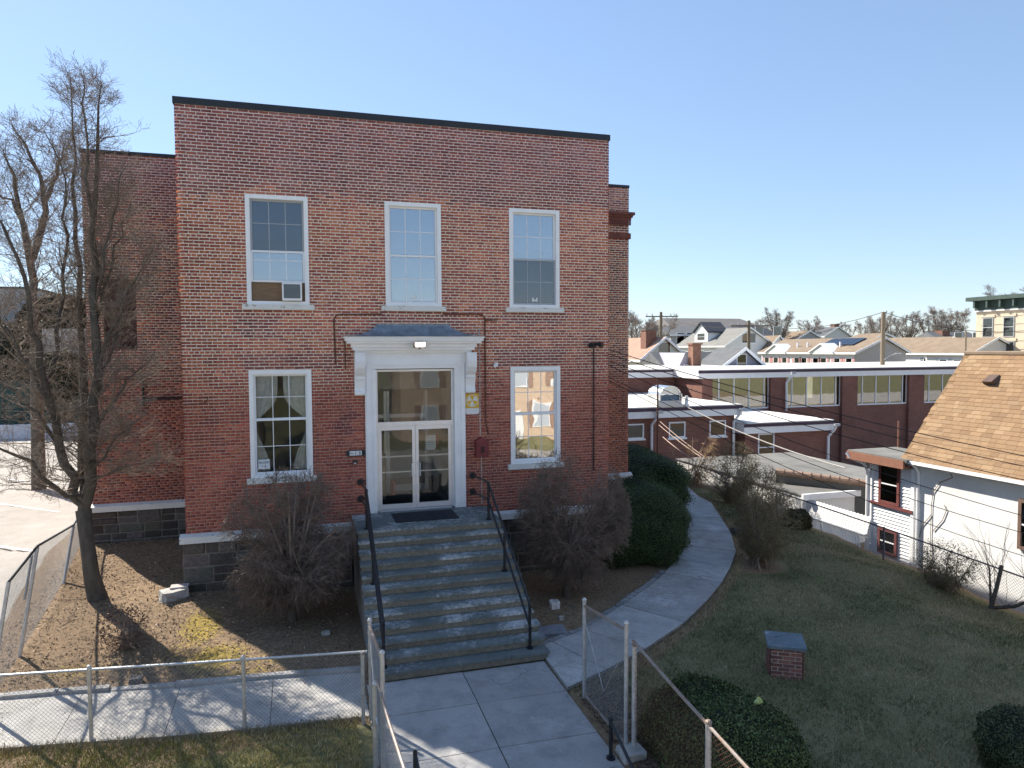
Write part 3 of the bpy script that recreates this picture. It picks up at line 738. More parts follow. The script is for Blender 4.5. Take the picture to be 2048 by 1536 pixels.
# ---- left and right wings, set back
def wing(x0, x1, yw, wi, hole=None, ztop=9.25):
    hl = [hole] if hole else []
    o = cut_wall(x0+.01, x1-.01, -.05, ztop, hl, yw+.0045, yw+.35).build('wing_wall', M_MORTAR, B)
    bxx, bcc = lay_bricks(x0, x1, 0, ztop, hl, yw, off=.07, wing=wi)
    link(bpy.data.objects.new('brickwork', brick_mesh(bxx, bcc)), o, kind='stuff')
    part('coping', M_COPING, B, (x0-.03, x1, yw-.04, yw+.36, ztop+.002, ztop+.085))
    MB().extr([(yw+.03, 0.0), (yw-.01, -.004), (yw-.13, -.055), (yw-.13, -.20), (yw+.03, -.20)], 0, x0-.1, x1+(.1 if wi == 2 else 0)).build('water_table', M_CHIP, B)
    return o
wing(-2.86, 0.0, 4.07, 1, (-2.44, -1.66, 4.13, 6.0))
lw = part('boarded_window', M_DKRED, B, (-2.438, -1.662, 4.20, 4.28, 4.135, 5.995)); part('batten', M_DKRED, lw, (-2.07, -2.03, 4.17, 4.199, 4.14, 5.99))
stones(B, -2.9, -.08, 4.02, -1.2, -.2)
part('side_wall', M_FARBRICK, B, (-2.86, -2.5, 4.43, 24, -1.6, 9.25)); 
ww = wing(W_, 12.80, 4.07, 2)
part('side_wall', M_FARBRICK, B, (12.44, 12.80, 4.43, 24, -2.6, 9.25)); part('foundation', M_MORTAR2, B, (W_+.1, 12.85, 4.03, 4.4, -2.2, -.2))
co = MB()
for (o, z0, z1) in ((.05, 7.62, 7.80), (.06, 8.22, 8.30), (.10, 8.301, 8.37), (.15, 8.371, 8.46)): co.box(11.2, 12.80+o, 4.07-o, 4.6, z0, z1)
co.build('corbel', plain('corbel_brick', (.17, .06, .045), .9, .3, 6, .4, 30), ww)
for i in range(22): part('corbel_brick', plain('corbel_brick', (.17, .06, .045)), ww, (11.25+i*.073, 11.25+i*.073+.055, 3.99, 4.02, 8.05, 8.215))
part('roof', M_FLATROOF, B, (-2.49, 12.43, 4.55, 24, 8.9, 9.1)); part('rear_wall', M_FARBRICK, B, (-2.86, 12.8, 24.01, 24.3, -2.6, 9.25))
part('upper_inner_wall', M_FARBRICK, B, (-.1, W_+.1, 4.52, 4.8, 8.8, 9.42))

# ---- fittings on the facade
fl = thing('flood_light', (5.21, -.46, 4.24), 'lit white flood light fixed under the entrance cornice edge', 'lamp')
MB().hexa([(5.07, -.56, 4.13), (5.32, -.56, 4.13), (5.34, -.47, 4.12), (5.05, -.47, 4.12), (5.08, -.53, 4.25), (5.33, -.53, 4.25), (5.34, -.46, 4.25), (5.07, -.46, 4.25)]).build('housing', M_DKRED, fl)
MB().hexa([(5.085, -.568, 4.14), (5.305, -.568, 4.14), (5.305, -.562, 4.14), (5.085, -.562, 4.14), (5.09, -.54, 4.24), (5.315, -.54, 4.24), (5.315, -.534, 4.24), (5.09, -.534, 4.24)]).build('lens', M_LAMP, fl)
MB().ball((5.19, -.53, 4.115), .03).build('sensor', M_BLACKMETAL, fl)
sg = thing('shelter_sign', (6.56, -.02, 2.72), 'yellow and white metal sign with a circle of white triangles beside the door', 'sign')
part('plate', M_SIGNY, sg, (6.395, 6.735, -.012, -.002, 2.62, 2.98)); part('lower_plate', M_SIGNW, sg, (6.395, 6.735, -.012, -.002, 2.47, 2.619))
ring = MB(); cx, cz = 6.565, 2.805
for i in range(24):
    a0, a1 = i*math.pi/12, (i+1)*math.pi/12; ring.poly([(cx+r*math.cos(a), -.0155, cz+r*math.sin(a)) for r, a in ((.135, a0), (.152, a0), (.152, a1), (.135, a1))])
ring.build('ring', M_SIGNW, sg)
for k in range(3):
    a = math.radians(-90+120*k); tri = [(cx, cz)]+[(cx+.138*math.cos(a+d), cz+.138*math.sin(a+d)) for d in (-.52, .52)]
    MB().extr(tri, 1, -.0158, -.0122).build('triangle', M_SIGNW, sg)
for x in (6.41, 6.72): MB().ball((x, -.014, 2.485), .011).build('screw', M_BLACKMETAL, sg)
al = thing('alarm_box', (6.78, -.1, 1.66), 'dull red fire alarm call box on the brick wall under the yellow sign', 'alarm box')
MB().extr([(6.62, 1.42), (6.94, 1.42), (6.94, 1.80), (6.97, 1.80), (6.78, 1.90), (6.59, 1.80), (6.62, 1.80)], 1, -.16, -.002).build('body', M_RED, al)
part('door', M_RED, al, (6.66, 6.90, -.175, -.161, 1.46, 1.76)); part('handle', M_DKRED, al, (6.74, 6.82, -.19, -.176, 1.52, 1.68))
nb = thing('number_plaque', (3.73, -.02, 1.63), 'small white house number plaque with dark rounded ends left of the door', 'plaque')
bk = [(3.73+sgn*.155+.07*math.cos(a)*1, 1.635+.078*math.sin(a)) for sgn, rgn in ((1, range(-6, 7)), (-1, range(6, 19))) for a in [i*math.pi/12 for i in rgn]]
MB().extr(bk, 1, -.022, -.002).build('backing', M_INK, nb); part('plate', M_SIGNW, nb, (3.585, 3.865, -.028, -.0222, 1.583, 1.69))
text_mesh('No.', .07, 3.64, -.0285, 1.612, M_INK, nb); text_mesh('1', .11, 3.725, -.0285, 1.598, M_INK, nb); text_mesh('8', .11, 3.82, -.0285, 1.598, M_INK, nb)
db = thing('door_buzzer', (3.70, -.02, 1.43), 'small dark entry buzzer below the house number plaque', 'buzzer')
part('body', plain('buzzer_body', (.03, .008, .012), .4, .2, 6), db, (3.655, 3.765, -.05, -.002, 1.385, 1.475)); part('label_plate', M_SIGNW, db, (3.675, 3.735, -.053, -.0505, 1.393, 1.413))
sc_ = thing('security_camera', (7.16, -.05, 3.69), 'small white security camera on the brick between door hood and right window', 'camera')
part('bracket', M_WHITE, sc_, (7.13, 7.22, -.05, -.002, 3.64, 3.74)); MB().tube([(7.16, -.03, 3.69), (7.12, -.16, 3.66)], [.045, .04], 10).build('barrel', M_WHITE, sc_)
wl = thing('wall_lamp', (9.80, -.06, 4.17), 'black twin spot lamp with conduit near the right corner of the facade', 'lamp')
part('mounting_box', M_BLACKMETAL, wl, (9.75, 9.86, -.07, -.002, 4.12, 4.23))
for s in (-1, 1): MB().tube([(9.80, -.06, 4.18), (9.80+s*.10, -.12, 4.19), (9.80+s*.16, -.22, 4.15)], [.02, .055, .07], 10).build('spot', M_BLACKMETAL, wl)
MB().tube([(9.81, -.02, 4.12), (9.81, -.02, .9)], .018, 6).build('conduit', M_BLACKMETAL, wl)
c1 = thing('wall_conduit', (5.1, -.02, 4.9), 'rusty iron conduit bent around the space above the door hood', 'conduit')
MB().tube([(3.52, -.02, 3.62), (3.52, -.02, 4.2), (3.50, -.02, 4.3)], .014, 6).build('drop_pipe', M_RUST, c1)
MB().tube([(3.30, -.02, 3.75), (3.28, -.02, 4.78), (3.33, -.02, 4.87), (3.42, -.02, 4.90), (4.4, -.02, 4.91)], .018, 6).build('pipe', M_RUST, c1)
MB().tube([(5.85, -.02, 4.93), (6.7, -.02, 4.94), (6.84, -.02, 4.92), (6.90, -.02, 4.84), (6.90, -.02, 2.3), (6.97, -.02, 1.95)], .018, 6).build('pipe', M_RUST, c1)
MB().tube([(6.76, -.018, 4.6), (6.76, -.018, 1.92)], .011, 5).build('pipe', M_GALV, c1); MB().tube([(6.79, -.018, 1.41), (6.79, -.018, .21)], .011, 5).build('pipe', M_GALV, c1)
MB().tube([(6.9, -.03, 4.79), (7.22, -.06, 4.8)], .022, 6).build('stub', M_RUST, c1)
c2 = thing('wing_conduit', (-.5, 4.0, 3.0), 'dark pipe running across the set-back left wing wall', 'conduit')
MB().tube([(-1.55, 4.03, 2.78), (-.1, 4.03, 2.8)], .035, 6).build('pipe', M_BLACKMETAL, c2); MB().tube([(-1.55, 4.03, 2.6), (-1.55, 4.03, 3.35)], .03, 6).build('riser', M_BLACKMETAL, c2)
c3 = thing('cable_hook', (.3, -.02, 2.95), 'thin dark bent cable stub on the brick left of the lower window', 'cable')
MB().tube([(.02, -.015, 2.89), (.35, -.015, 2.89), (.47, -.015, 2.92), (.52, -.015, 2.99), (.52, -.015, 3.06)], .009, 5).build('wire', M_RUST, c3)

# ------------------------------------------------------------------ steps, railings, mat
ST = thing('stone_steps', (5.2, -3.2, -1.75), 'wide flight of bluestone steps with weathered risers leading to the door', 'steps')
SX0, SX1, HR, TR, Y0 = 3.60, 6.84, .16, .275, -1.75
for k in range(12):
    z1 = .19-k*HR; yf = Y0-k*TR; yb = -.13 if k == 0 else yf+TR+.02
    k2_ = random.uniform(.9, 1.15); cc = (.165*k2_, .19*k2_, .185*k2_); e = 0.04 if k > 8 else 0
    b = MB(); j = random.uniform(-.004, .004)
    b.box(SX0-e, SX1+e+j, yf, yb, z1-.05, z1, cc)
    o = b.build('landing' if k == 0 else 'tread', M_TREAD, ST, col=True)
    g = (.25, .225, .175)
    kk_ = random.uniform(.8, 1.1); MB().box(SX0+.03-e, SX1-.03+e, yf+.03, yf+.12, z1-HR+(.0005), z1-.051, tuple(x*kk_ for x in g)).build('riser', M_STONE, o, col=True)
prof = [(-.13, .138), (Y0+.05, .138)]
for k in range(1, 12): prof += [(Y0-(k-1)*TR+.13, .138-k*HR+.0), (Y0-k*TR+.13, .138-k*HR)]
prof += [(Y0-11*TR+.13, -2.1), (-.13, -2.1)]
MB().extr(prof, 0, SX0+.035, SX1-.035, (.30, .27, .24)).build('side_wall', M_STONE, ST, col=True)
def railing(x, label, gname):
    g = thing('stair_railing', (x, -3, -.8), label, 'railing')
    zp = lambda y: .19-((Y0-y)/TR)*HR
    y1, y2, y3 = -1.55, -2.85, -4.55
    for y, z, h in ((y1, .19, .85), (y2, .19-5*HR, .80), (y3, .19-11*HR, .82)):
        MB().tube([(x, y, z), (x, y, z+h)], .03, 8).build('post', M_BLACKMETAL, g); MB().tube([(x, y, z), (x, y, z+.03)], .06, 8).build('foot', M_BLACKMETAL, g)
    s = HR/TR
    for dz, nm in ((.85, 'top_rail'), (.45, 'mid_rail')):
        MB().tube([(x, 0, .09+dz), (x, y1+.25, .185+dz), (x, y1, .18+dz), (x, y3-.05, .18+dz-(y1-y3+.05)*s-.02)], .026, 8).build(nm, M_BLACKMETAL, g)
        MB().tube([(x, -.005, .09+dz), (x, -.035, .09+dz)], .085, 12).build('wall_flange', M_BLACKMETAL, g)
    for y in (y1, -2.2, -3.5, y3):
        MB().ball((x, y, .18+.85-(max(0, y1-y))*s), .036).build('collar', M_BLACKMETAL, g)
railing(3.83, 'black iron pipe railing on the steps beside the house number plaque', 1)
railing(6.56, 'black iron pipe railing on the steps beside the red alarm box', 2)
dm = thing('door_mat', (5.2, -.85, .195), 'black rubber mat of five joined tiles on the landing', 'mat')
for i in range(5): part('tile', M_RUBBER, dm, (4.50+i*.292, 4.50+i*.292+.286, -1.22, -.32, .191, .208))

# ------------------------------------------------------------------ paths and pavements (slabs are single pieces)
def inset(poly, g):
    c = np.mean(np.array(poly), 0); out = []
    for p in poly:
        p = np.array(p); d_ = p-c; L = np.linalg.norm(d_); out.append(tuple(p-d_/L*g))
    return out
def slab_path(name, polys, base_col, lift=.03, mat=None, gap=.016):
    """polys: list of (x,y) polygons; the path is a soil-dark bed with the slabs on it"""
    bed = MB()
    for pl in polys:
        bed.poly([(x, y, T(x, y)+lift-.022) for x, y in pl])
    root = bed.build(name, plain('joint_soil', (.05, .045, .04), .95, .3, 20), None, kind='structure')
    for pl in polys:
        q = inset(pl, gap); k = random.uniform(.88, 1.1); cc = tuple(c*k for c in base_col); tilt = random.uniform(-.004, .004)
        n = len(q); b = MB(); topz = [T(x, y)+lift+tilt+random.uniform(-.002, .002) for x, y in q]
        b.v = [(x, y, z) for (x, y), z in zip(q, topz)]+[(x, y, z-.06) for (x, y), z in zip(q, topz)]
        b.f = [tuple(range(n))]+[(i, i+n, (i+1) % n+n, (i+1) % n) for i in range(n)]; b.c = [cc]*(n+1)
        b.build('slab', mat or M_CONC, root, col=True)
    return root
CONC = (.42, .41, .395)
xsj = [3.50, 5.2, 6.76]; ysj = [-4.79, -5.95, -7.25, -8.15]
slab_path('front_walk', [[(xsj[i], ysj[j+1]), (xsj[i+1], ysj[j+1]), (xsj[i+1], ysj[j]), (xsj[i], ysj[j])] for i in range(2) for j in range(3)]
          + [[(xsj[i], -9.6), (xsj[i+1], -9.6), (xsj[i+1], -8.15), (xsj[i], -8.15)] for i in range(2)], CONC, gap=.011)
up = lambda x: -3.87-.113*(x-0)        # kerb edge of the left pavement
lo = lambda x: -5.43-.118*(x-0)
xj = [3.46, 1.95, .42, -1.1, -2.6, -4.1, -5.6, -7.1, -8.6]
slab_path('side_pavement', [[(xj[i+1], lo(xj[i+1])), (xj[i], lo(xj[i])), (xj[i], up(xj[i])), (xj[i+1], up(xj[i+1]))] for i in range(8)], (.47, .45, .42), gap=.008)
kb = thing('kerb_stone', (.4, up(.4)+.07, T(.4, up(.4))), 'pale stone kerb along the upper edge of the side pavement', 'kerb')
x = 3.5
while x > -8.5:
    L = random.uniform(.7, 1.1); x2 = x-L; b = MB()
    p = [(x2, up(x2)+.01), (x-.012, up(x)+.01), (x-.012, up(x)+.15), (x2, up(x2)+.15)]; g = random.uniform(.33, .42)
    z = T((x+x2)/2, up((x+x2)/2)); b.prism(p, z-.1, z+.085+random.uniform(-.012, .012), (g, g*.98, g*.95)); b.build('kerb_block', M_CONC, kb, col=True); x = x2
OC = np.array([(6.78, -5.93), (7.7, -5.5), (8.79, -4.89), (10.2, -3.95), (11.42, -2.89), (12.45, -1.9), (13.4, -.85), (14.5, .5), (15.6, 2.4), (16.5, 4.3), (17.35, 6.3), (18.0, 8.15), (18.5, 10.0), (18.8, 12.2)])
tg = np.gradient(OC, axis=0); tg /= np.linalg.norm(tg, axis=1, keepdims=True); nrm = np.stack([-tg[:, 1], tg[:, 0]], 1)
wd = np.array([1.65, 1.55, 1.5, 1.48]+[1.45]*(len(OC)-4)); IC = OC+nrm*wd[:, None]; IC[0] = (6.80, -4.3)
IC[1] = (7.15, -4.12); IC[2] = (8.0, -3.72)
slab_path('curved_path', [[tuple(OC[i]), tuple(OC[i+1]), tuple(IC[i+1]), tuple(IC[i])] for i in range(len(OC)-1)], (.43, .42, .40), gap=.02, lift=.075)
ed = thing('path_edging', (8.5, -3.2, T(8.5, -3.2)), 'row of small grey stone setts edging the inner side of the curved path', 'edging')
for i in range(5):
    for t in np.arange(0, 1, .16):
        a = IC[i]+(IC[i+1]-IC[i])*t; d_ = (IC[i+1]-IC[i]); L = np.linalg.norm(d_); d_ = d_/L; nn = np.array([-d_[1], d_[0]]); l = L*.15
        z = T(*a); g = random.uniform(.24, .36); b = MB()
        b.prism([tuple(a+nn*.015), tuple(a+d_*l+nn*.015), tuple(a+d_*l+nn*.15), tuple(a+nn*.14)], z-.05, z+.06+random.uniform(-.01, .015), (g, g, g*.97)); b.build('sett', M_CONC, ed, col=True)

# ------------------------------------------------------------------ chain-link fences
M_WIRE = plain('weathered_wire', (.26, .26, .26), .6, .25, 8, metal=.4)
def chain(a, b, za, zb, ha, hb, pitch=.065, r=.0026, bottom=.04, spikes=True):
    """diamond wire net between two points; z/h ground height and net height at each end"""
    a = np.array(a, float); b = np.array(b, float); L = np.linalg.norm(b-a); d_ = (b-a)/L; tb = Tubes()
    H = max(ha, hb)
    def pt(s, t):
        q = a+d_*s; f = s/L; zb_ = za+(zb-za)*f+bottom; h = ha+(hb-ha)*f
        return (q[0], q[1], zb_+t*h)
    n = int((L+H)/pitch)
    for sg in (1, -1):
        for i in range(n+1):
            s0 = i*pitch-(H if sg > 0 else 0)
            t0, t1 = 0.0, 1.0
            sA, sB = s0, s0+sg*H
            lo_, hi = 0.0, L
            # clip parameter u in [0,1] so that s stays inside
            if sB != sA:
                u0 = (lo_-sA)/(sB-sA); u1 = (hi-sA)/(sB-sA)
                if u0 > u1: u0, u1 = u1, u0
                u0 = max(0, u0); u1 = min(1.0, u1)
                if u1-u0 < .01: continue
                tb.add([pt(sA+(sB-sA)*u0, u0), pt(sA+(sB-sA)*(u0+u1)/2, (u0+u1)/2), pt(sA+(sB-sA)*u1, u1)], [r]*3)
                if spikes and u1 > .995:
                    e = sA+(sB-sA)*u1
                    if 0 < e < L: p_ = pt(e, 1.0); tb.add([p_, (p_[0]+d_[0]*sg*.008, p_[1]+d_[1]*sg*.008, p_[2]+.035)], [r, r*.8])
    return tb
def fence(label, pts, zs, h, posts, mat=M_GALV, pr=.03, rr=.021, net=True, cap=True, post_extra=.03, wire=M_WIRE, pitch=.065, wr=.0023, name='chain_link_fence'):
    f = thing(name, (pts[0][0], pts[0][1], zs[0]), label, 'fence')
    for i in range(len(pts)-1):
        a, b = pts[i], pts[i+1]
        MB().tube([(a[0], a[1], zs[i]+h), (b[0], b[1], zs[i+1]+h)], rr, 8).build('top_rail', mat, f)
        if net: chain(a, b, zs[i], zs[i+1], h-.03, h-.03, pitch, wr).build('wire_net', wire, f, n=3)
    for (x, y, z) in posts:
        MB().tube([(x, y, z-.15), (x, y, z+h+post_extra)], pr, 10).build('post', M_GALV if mat is M_RUSTGALV else mat, f)
        if cap: MB().ball((x, y, z+h+post_extra+.012), pr*1.15, sz=.8).build('cap', mat, f)
    return f
FL = [(-1.78+(3.43+1.78)*t, -5.12-.78*t) for t in (-.62, .0, .229, .646, 1.0)]
zf = [T(*p) for p in FL]
fence('galvanised chain-link fence along the lower edge of the side pavement', FL, [-1.78]*5, 1.12, [(*FL[2], -1.78), (*FL[3], -1.78), (*FL[0], -1.78)])
def gate(label, x, ya, yb, z0, ha, hb):
    g = thing('chain_link_gate', (x, yb, z0), label, 'gate')
    for y, h in ((ya, ha), (yb, hb)):
        MB().tube([(x, y, z0+.02), (x, y, z0+h+.05)], .032, 10).build('post', M_GALV, g); MB().ball((x, y, z0+h+.07), .04).build('cap', M_GALV, g)
    MB().tube([(x, ya, z0+ha-.03), (x, yb, z0+hb-.03)], .024, 8).build('top_rail', M_RUSTGALV, g)
    MB().tube([(x, ya, z0+.08), (x, yb, z0+.08)], .02, 8).build('bottom_rail', M_RUSTGALV, g)
    MB().tube([(x, ya, z0+ha*.85), (x, (ya+yb)/2, z0+.5), (x, yb, z0+hb*.85)], .006, 5).build('brace_wire', M_GALV, g)
    chain((x, ya), (x, yb), z0, z0, ha-.05, hb-.05, spikes=False).build('wire_net', M_WIRE, g, n=3)
gate('open chain-link gate leaf with rusty top rail left of the front walk', 3.47, -6.0, -7.75, -1.8, 1.60, 1.82)
gate('open chain-link gate leaf with rusty top rail right of the front walk', 6.97, -6.22, -7.8, -1.8, 1.62, 1.82)
gp = thing('gate_post', (3.40, -6.6, -1.8), 'pale thick gate post standing beside the left gate leaf', 'post')
MB().tube([(3.41, -7.3, -1.9), (3.41, -7.3, -.55)], .038, 12).build('shaft', M_GALV, gp); MB().ball((3.41, -7.3, -.53), .045).build('cap', M_GALV, gp)
MB().tube([(3.42, -7.32, -1.0), (3.62, -7.9, -1.75)], .02, 8).build('brace', M_GALV, gp)
fence('chain-link fence with pale rail running down the left side of the front walk', [(3.43, -7.4), (3.47, -8.5), (3.53, -9.6)], [-1.55, -1.6, -1.65], 1.12, [(3.35, -6.0, -1.8), (3.54, -9.7, -1.7)], mat=M_RUSTGALV)
fence('chain-link fence with rusty rail running past the clipped front hedge', [(6.98, -8.0), (6.97, -9.3), (6.97, -10.9)], [-1.35, -1.50, -1.66], 1.26, [(6.99, -8.02, -1.45), (6.97, -9.96, -1.57), (6.97, -10.95, -1.66)], mat=M_RUSTGALV, pr=.036, net=True, wire=M_RUST, wr=.0018)
for s, (x, lb) in enumerate(((6.66, 'short black handrail at the front steps beside the right gate leaf'), (3.86, 'short black handrail at the front steps beside the left gate leaf'))):
    h_ = thing('short_handrail', (x, -7.95, -1.8), lb, 'handrail')
    MB().tube([(x, -7.95, -1.8), (x, -7.95, -1.2)], .03, 8).build('post', M_BLACKMETAL, h_); MB().tube([(x, -7.95, -1.8), (x, -7.95, -1.76)], .065, 10).build('foot', M_BLACKMETAL, h_)
    MB().tube([(x, -7.9, -1.22), (x+(.05 if s else .02), -9.3, -1.85)], .024, 8).build('rail', M_BLACKMETAL, h_)
# leaning tall fence along the driveway on the left
df = thing('driveway_fence', (-3.0, 0, -1.4), 'leaning tall chain-link fence between the soil bed and the pale driveway', 'fence')
f1, f2, f3 = hit(38, 1310, 2, -1.45), hit(126, 1165, 2, -1.25), np.array([-3.15, 4.0, -1.1])
t1_, t2_ = P(75, 1092, 13.0), P(147, 1050, 16.9); t3_ = f3+(t2_-f2)*.95
f0 = f1+(f1-f2)*.5; t0_ = f0+(t1_-f1)*1.0
for a, b in ((f1, t1_), (f2, t2_), (f0, t0_)): MB().tube([a-np.array([0, 0, .1]), b], .032, 8).build('post', M_GALV, df)
MB().tube([t0_, t1_, t2_, t3_], .024, 8).build('top_rail', M_BLACKMETAL, df)
tb = Tubes(); fe_ = [f0, f1, f2, f3]; te_ = [t0_, t1_, t2_, t3_]
for i in range(3):
    A0, A1, B0, B1 = fe_[i], te_[i], fe_[i+1], te_[i+1]; L = np.linalg.norm(B0-A0); H = np.linalg.norm(A1-A0)
    q = lambda s, t: (A0*(1-s)+B0*s)*(1-t)+(A1*(1-s)+B1*s)*t
    for sg in (1, -1):
        for k in range(int((L+H)/.07)):
            s0 = (k*.07-(H if sg > 0 else 0))/L; s1 = s0+sg*H/L
            u0, u1 = sorted(((0-s0)/(s1-s0), (1-s0)/(s1-s0))); u0 = max(0, u0); u1 = min(1, u1)
            if u1-u0 > .02: tb.add([q(s0+(s1-s0)*u, u) for u in (u0, (u0+u1)/2, u1)], [.0019]*3)
tb.build('wire_net', M_WIRE, df, n=3)
nrm_ = np.array([-.06, 0, 0]); MB().hexa([*(q_+o_ for o_ in (nrm_*0.3, nrm_*.6) for q_ in [f1*.45+t1_*.55+(f0-f1)*k*.2 for k in (.35, .75)]+[f1*.05+t1_*.95+(f0-f1)*k*.2 for k in (.75, .35)])]).build('cloth_panel', M_GREYSASH, df)
# boundary fence to the neighbour
BF = [(19.35, -11), (19.35, -5.5), (19.3, -.0), (19.3, 5.0), (19.2, 10.5), (19.1, 16)]
bz = [-2.95, -2.62, -2.38, -2.24, -2.12, -2.1]
fence('low chain-link fence with dark top rail along the neighbour boundary', BF, bz, 1.0, [(*p, z) for p, z in zip(BF, bz)], mat=plain('dark_blue_grey_steel', (.10, .10, .14), .5, .2, 5, metal=.4), cap=False, pr=.028, pitch=.085, wr=.003)

# ------------------------------------------------------------------ vegetation
def polyl(p0, p1, k, wob, rg):
    p0 = np.array(p0, float); p1 = np.array(p1, float); t = np.linspace(0, 1, k)[:, None]
    q = p0+(p1-p0)*t; L = np.linalg.norm(p1-p0)
    nz = rg.normal(0, wob*L, (k, 3)); nz[0] = 0
    return q+nz*np.sin(np.clip(t, 0, 1)*math.pi*.75)
def rnd_dir(rg, d, spread):
    v_ = d+rg.normal(0, spread, 3); return v_/np.linalg.norm(v_)
def sub_branches(tb, pts, rad, rg, n, lmin, lmax, up, spread, levels, rtw, tmin=.15, kids=6):
    """side branches along one limb, recursively"""
    k = len(pts)
    for _ in range(n):
        t = rg.uniform(tmin, 1.0)*(k-1); i = min(int(t), k-2); f = t-i
        p = pts[i]*(1-f)+pts[i+1]*f; r = rad[i]*(1-f)+rad[i+1]*f
        ax = pts[i+1]-pts[i]; ax = ax/np.linalg.norm(ax)
        d_ = rnd_dir(rg, ax*.55, spread); d_[2] = d_[2]*.7+up; d_ /= np.linalg.norm(d_)
        L = rg.uniform(lmin, lmax)*(1-.68*(t/(k-1))**1.5); kk = 4 if levels else 3
        q = polyl(p, p+d_*L, kk, .05, rg); q[1:, 2] += up*.25*L*np.linspace(.2, 1, kk-1)**2
        r0 = min(r*.6, max(rtw, .012*L)); rr = np.linspace(r0, rtw*.6, kk); tb.add(q, rr)
        if levels: sub_branches(tb, q, rr, rg, kids, lmin*.42, lmax*.45, up, spread, levels-1, rtw, .2, kids)
def bare_tree(name, label, limbs, trunk, base, seed, dens=14, lmin=.6, lmax=1.8, up=.25, levels=2, rtw=.005, kids=6, group=None, mat=M_TWIG, spread=.55):
    rg = np.random.default_rng(seed); tr = thing(name, base, label, 'tree', group); tb = Tubes(); tw = Tubes()
    for pts, rad in [trunk]:
        Tubes_one = Tubes(); Tubes_one.add(pts, rad); Tubes_one.build('trunk', M_BARK, tr, n=10)
    lb = Tubes()
    for pts, rad in limbs:
        pts = np.array(pts, float); # refine
        tt = np.linspace(0, len(pts)-1, len(pts)*3-2); ii = np.minimum(tt.astype(int), len(pts)-2); ff = (tt-ii)[:, None]
        q = pts[ii]*(1-ff)+pts[ii+1]*ff; q[1:-1] += rg.normal(0, .035, (len(q)-2, 3)); rr = np.interp(tt, np.arange(len(pts)), rad)
        lb.add(q, rr*.85)
        L = np.linalg.norm(np.diff(q, axis=0), axis=1).sum()
        sub_branches(tw, q, rr, rg, int(dens*L), lmin, lmax, up, spread, levels, rtw, .12, kids)
    lb.build('limb', M_BARK, tr, n=8); tw.build('crown', mat, tr, n=3)
    return tr
# street-side tree at the left: limbs placed from the photograph, each at its own distance
D0 = 15.4
tbase = hit(192, 1196, 2, T(-1.9, .4))
tp = [tbase+np.array([.05, 0, -.1]), P(183, 1150, 15.5), P(175, 1090, 15.5), P(167, 1020, 15.6)]
fork = tp[-1]
limbsA = [
    ([fork, P(150, 985, 15.5), P(120, 895, 15.2), P(94, 798, 15.0), P(76, 690, 14.8), P(60, 590, 14.5), P(20, 480, 14.3), P(-20, 390, 14.2)], [.14, .13, .11, .095, .075, .055, .035, .015]),
    ([P(94, 798, 15.0), P(110, 700, 15.4), P(125, 590, 15.8), P(135, 470, 16), P(128, 360, 16.2), P(88, 262, 16.3)], [.07, .055, .045, .035, .025, .01]),
    ([fork, P(166, 930, 15.7), P(166, 800, 16.0), P(160, 640, 16.2), P(152, 480, 16.3), P(146, 320, 16.4), P(140, 150, 16.5)], [.12, .11, .095, .08, .06, .035, .01]),
    ([fork, P(180, 940, 15.3), P(189, 800, 15.2), P(192, 640, 15.2), P(186, 470, 15.3), P(193, 300, 15.4), P(203, 165, 15.4)], [.15, .14, .12, .10, .075, .045, .012]),
    ([P(186, 470, 15.3), P(176, 360, 15.2), P(168, 240, 15.1), P(165, 150, 15.0)], [.05, .04, .022, .008]),
    ([P(175, 1010, 15.6), P(120, 975, 15.0), P(60, 930, 14.4), P(-15, 890, 13.9)], [.07, .06, .045, .02]),
    ([P(189, 800, 15.2), P(215, 720, 15.4), P(245, 640, 15.6), P(280, 560, 15.8)], [.05, .04, .025, .008]),
    ([P(192, 640, 15.2), P(215, 560, 15.5), P(240, 470, 15.7), P(262, 400, 15.8)], [.045, .035, .022, .008]),
    ([P(190, 860, 15.2), P(225, 800, 15.0), P(265, 750, 14.9), P(310, 700, 14.8)], [.04, .03, .02, .008]),
    ([P(189, 760, 15.2), P(220, 660, 15.0), P(260, 580, 14.9), P(305, 500, 14.8)], [.045, .035, .022, .008]),
    ([P(192, 600, 15.2), P(210, 500, 15.1), P(235, 400, 15.0), P(255, 330, 15.0)], [.04, .03, .02, .008]),
    ([P(182, 960, 15.3), P(225, 940, 15.0), P(270, 925, 14.9), P(315, 920, 14.8)], [.03, .024, .016, .007]),
    ([P(120, 895, 15.2), P(70, 830, 14.8), P(20, 780, 14.5), P(-20, 740, 14.3)], [.05, .04, .025, .01]),
    ([P(94, 798, 15.0), P(50, 720, 14.6), P(10, 650, 14.4), P(-25, 600, 14.2)], [.05, .04, .025, .01]),
    ([P(180, 940, 15.3), P(215, 900, 14.9), P(250, 860, 14.6), P(285, 830, 14.3)], [.035, .028, .018, .008]),
]
bare_tree('street_tree', 'tall bare tree with forked trunk growing in the soil bed by the left wing', limbsA, (np.array(tp), np.array([.22, .165, .15, .165])), tuple(tbase), 3, dens=15, lmin=.55, lmax=1.6, up=.22, levels=2, rtw=.005, kids=5)
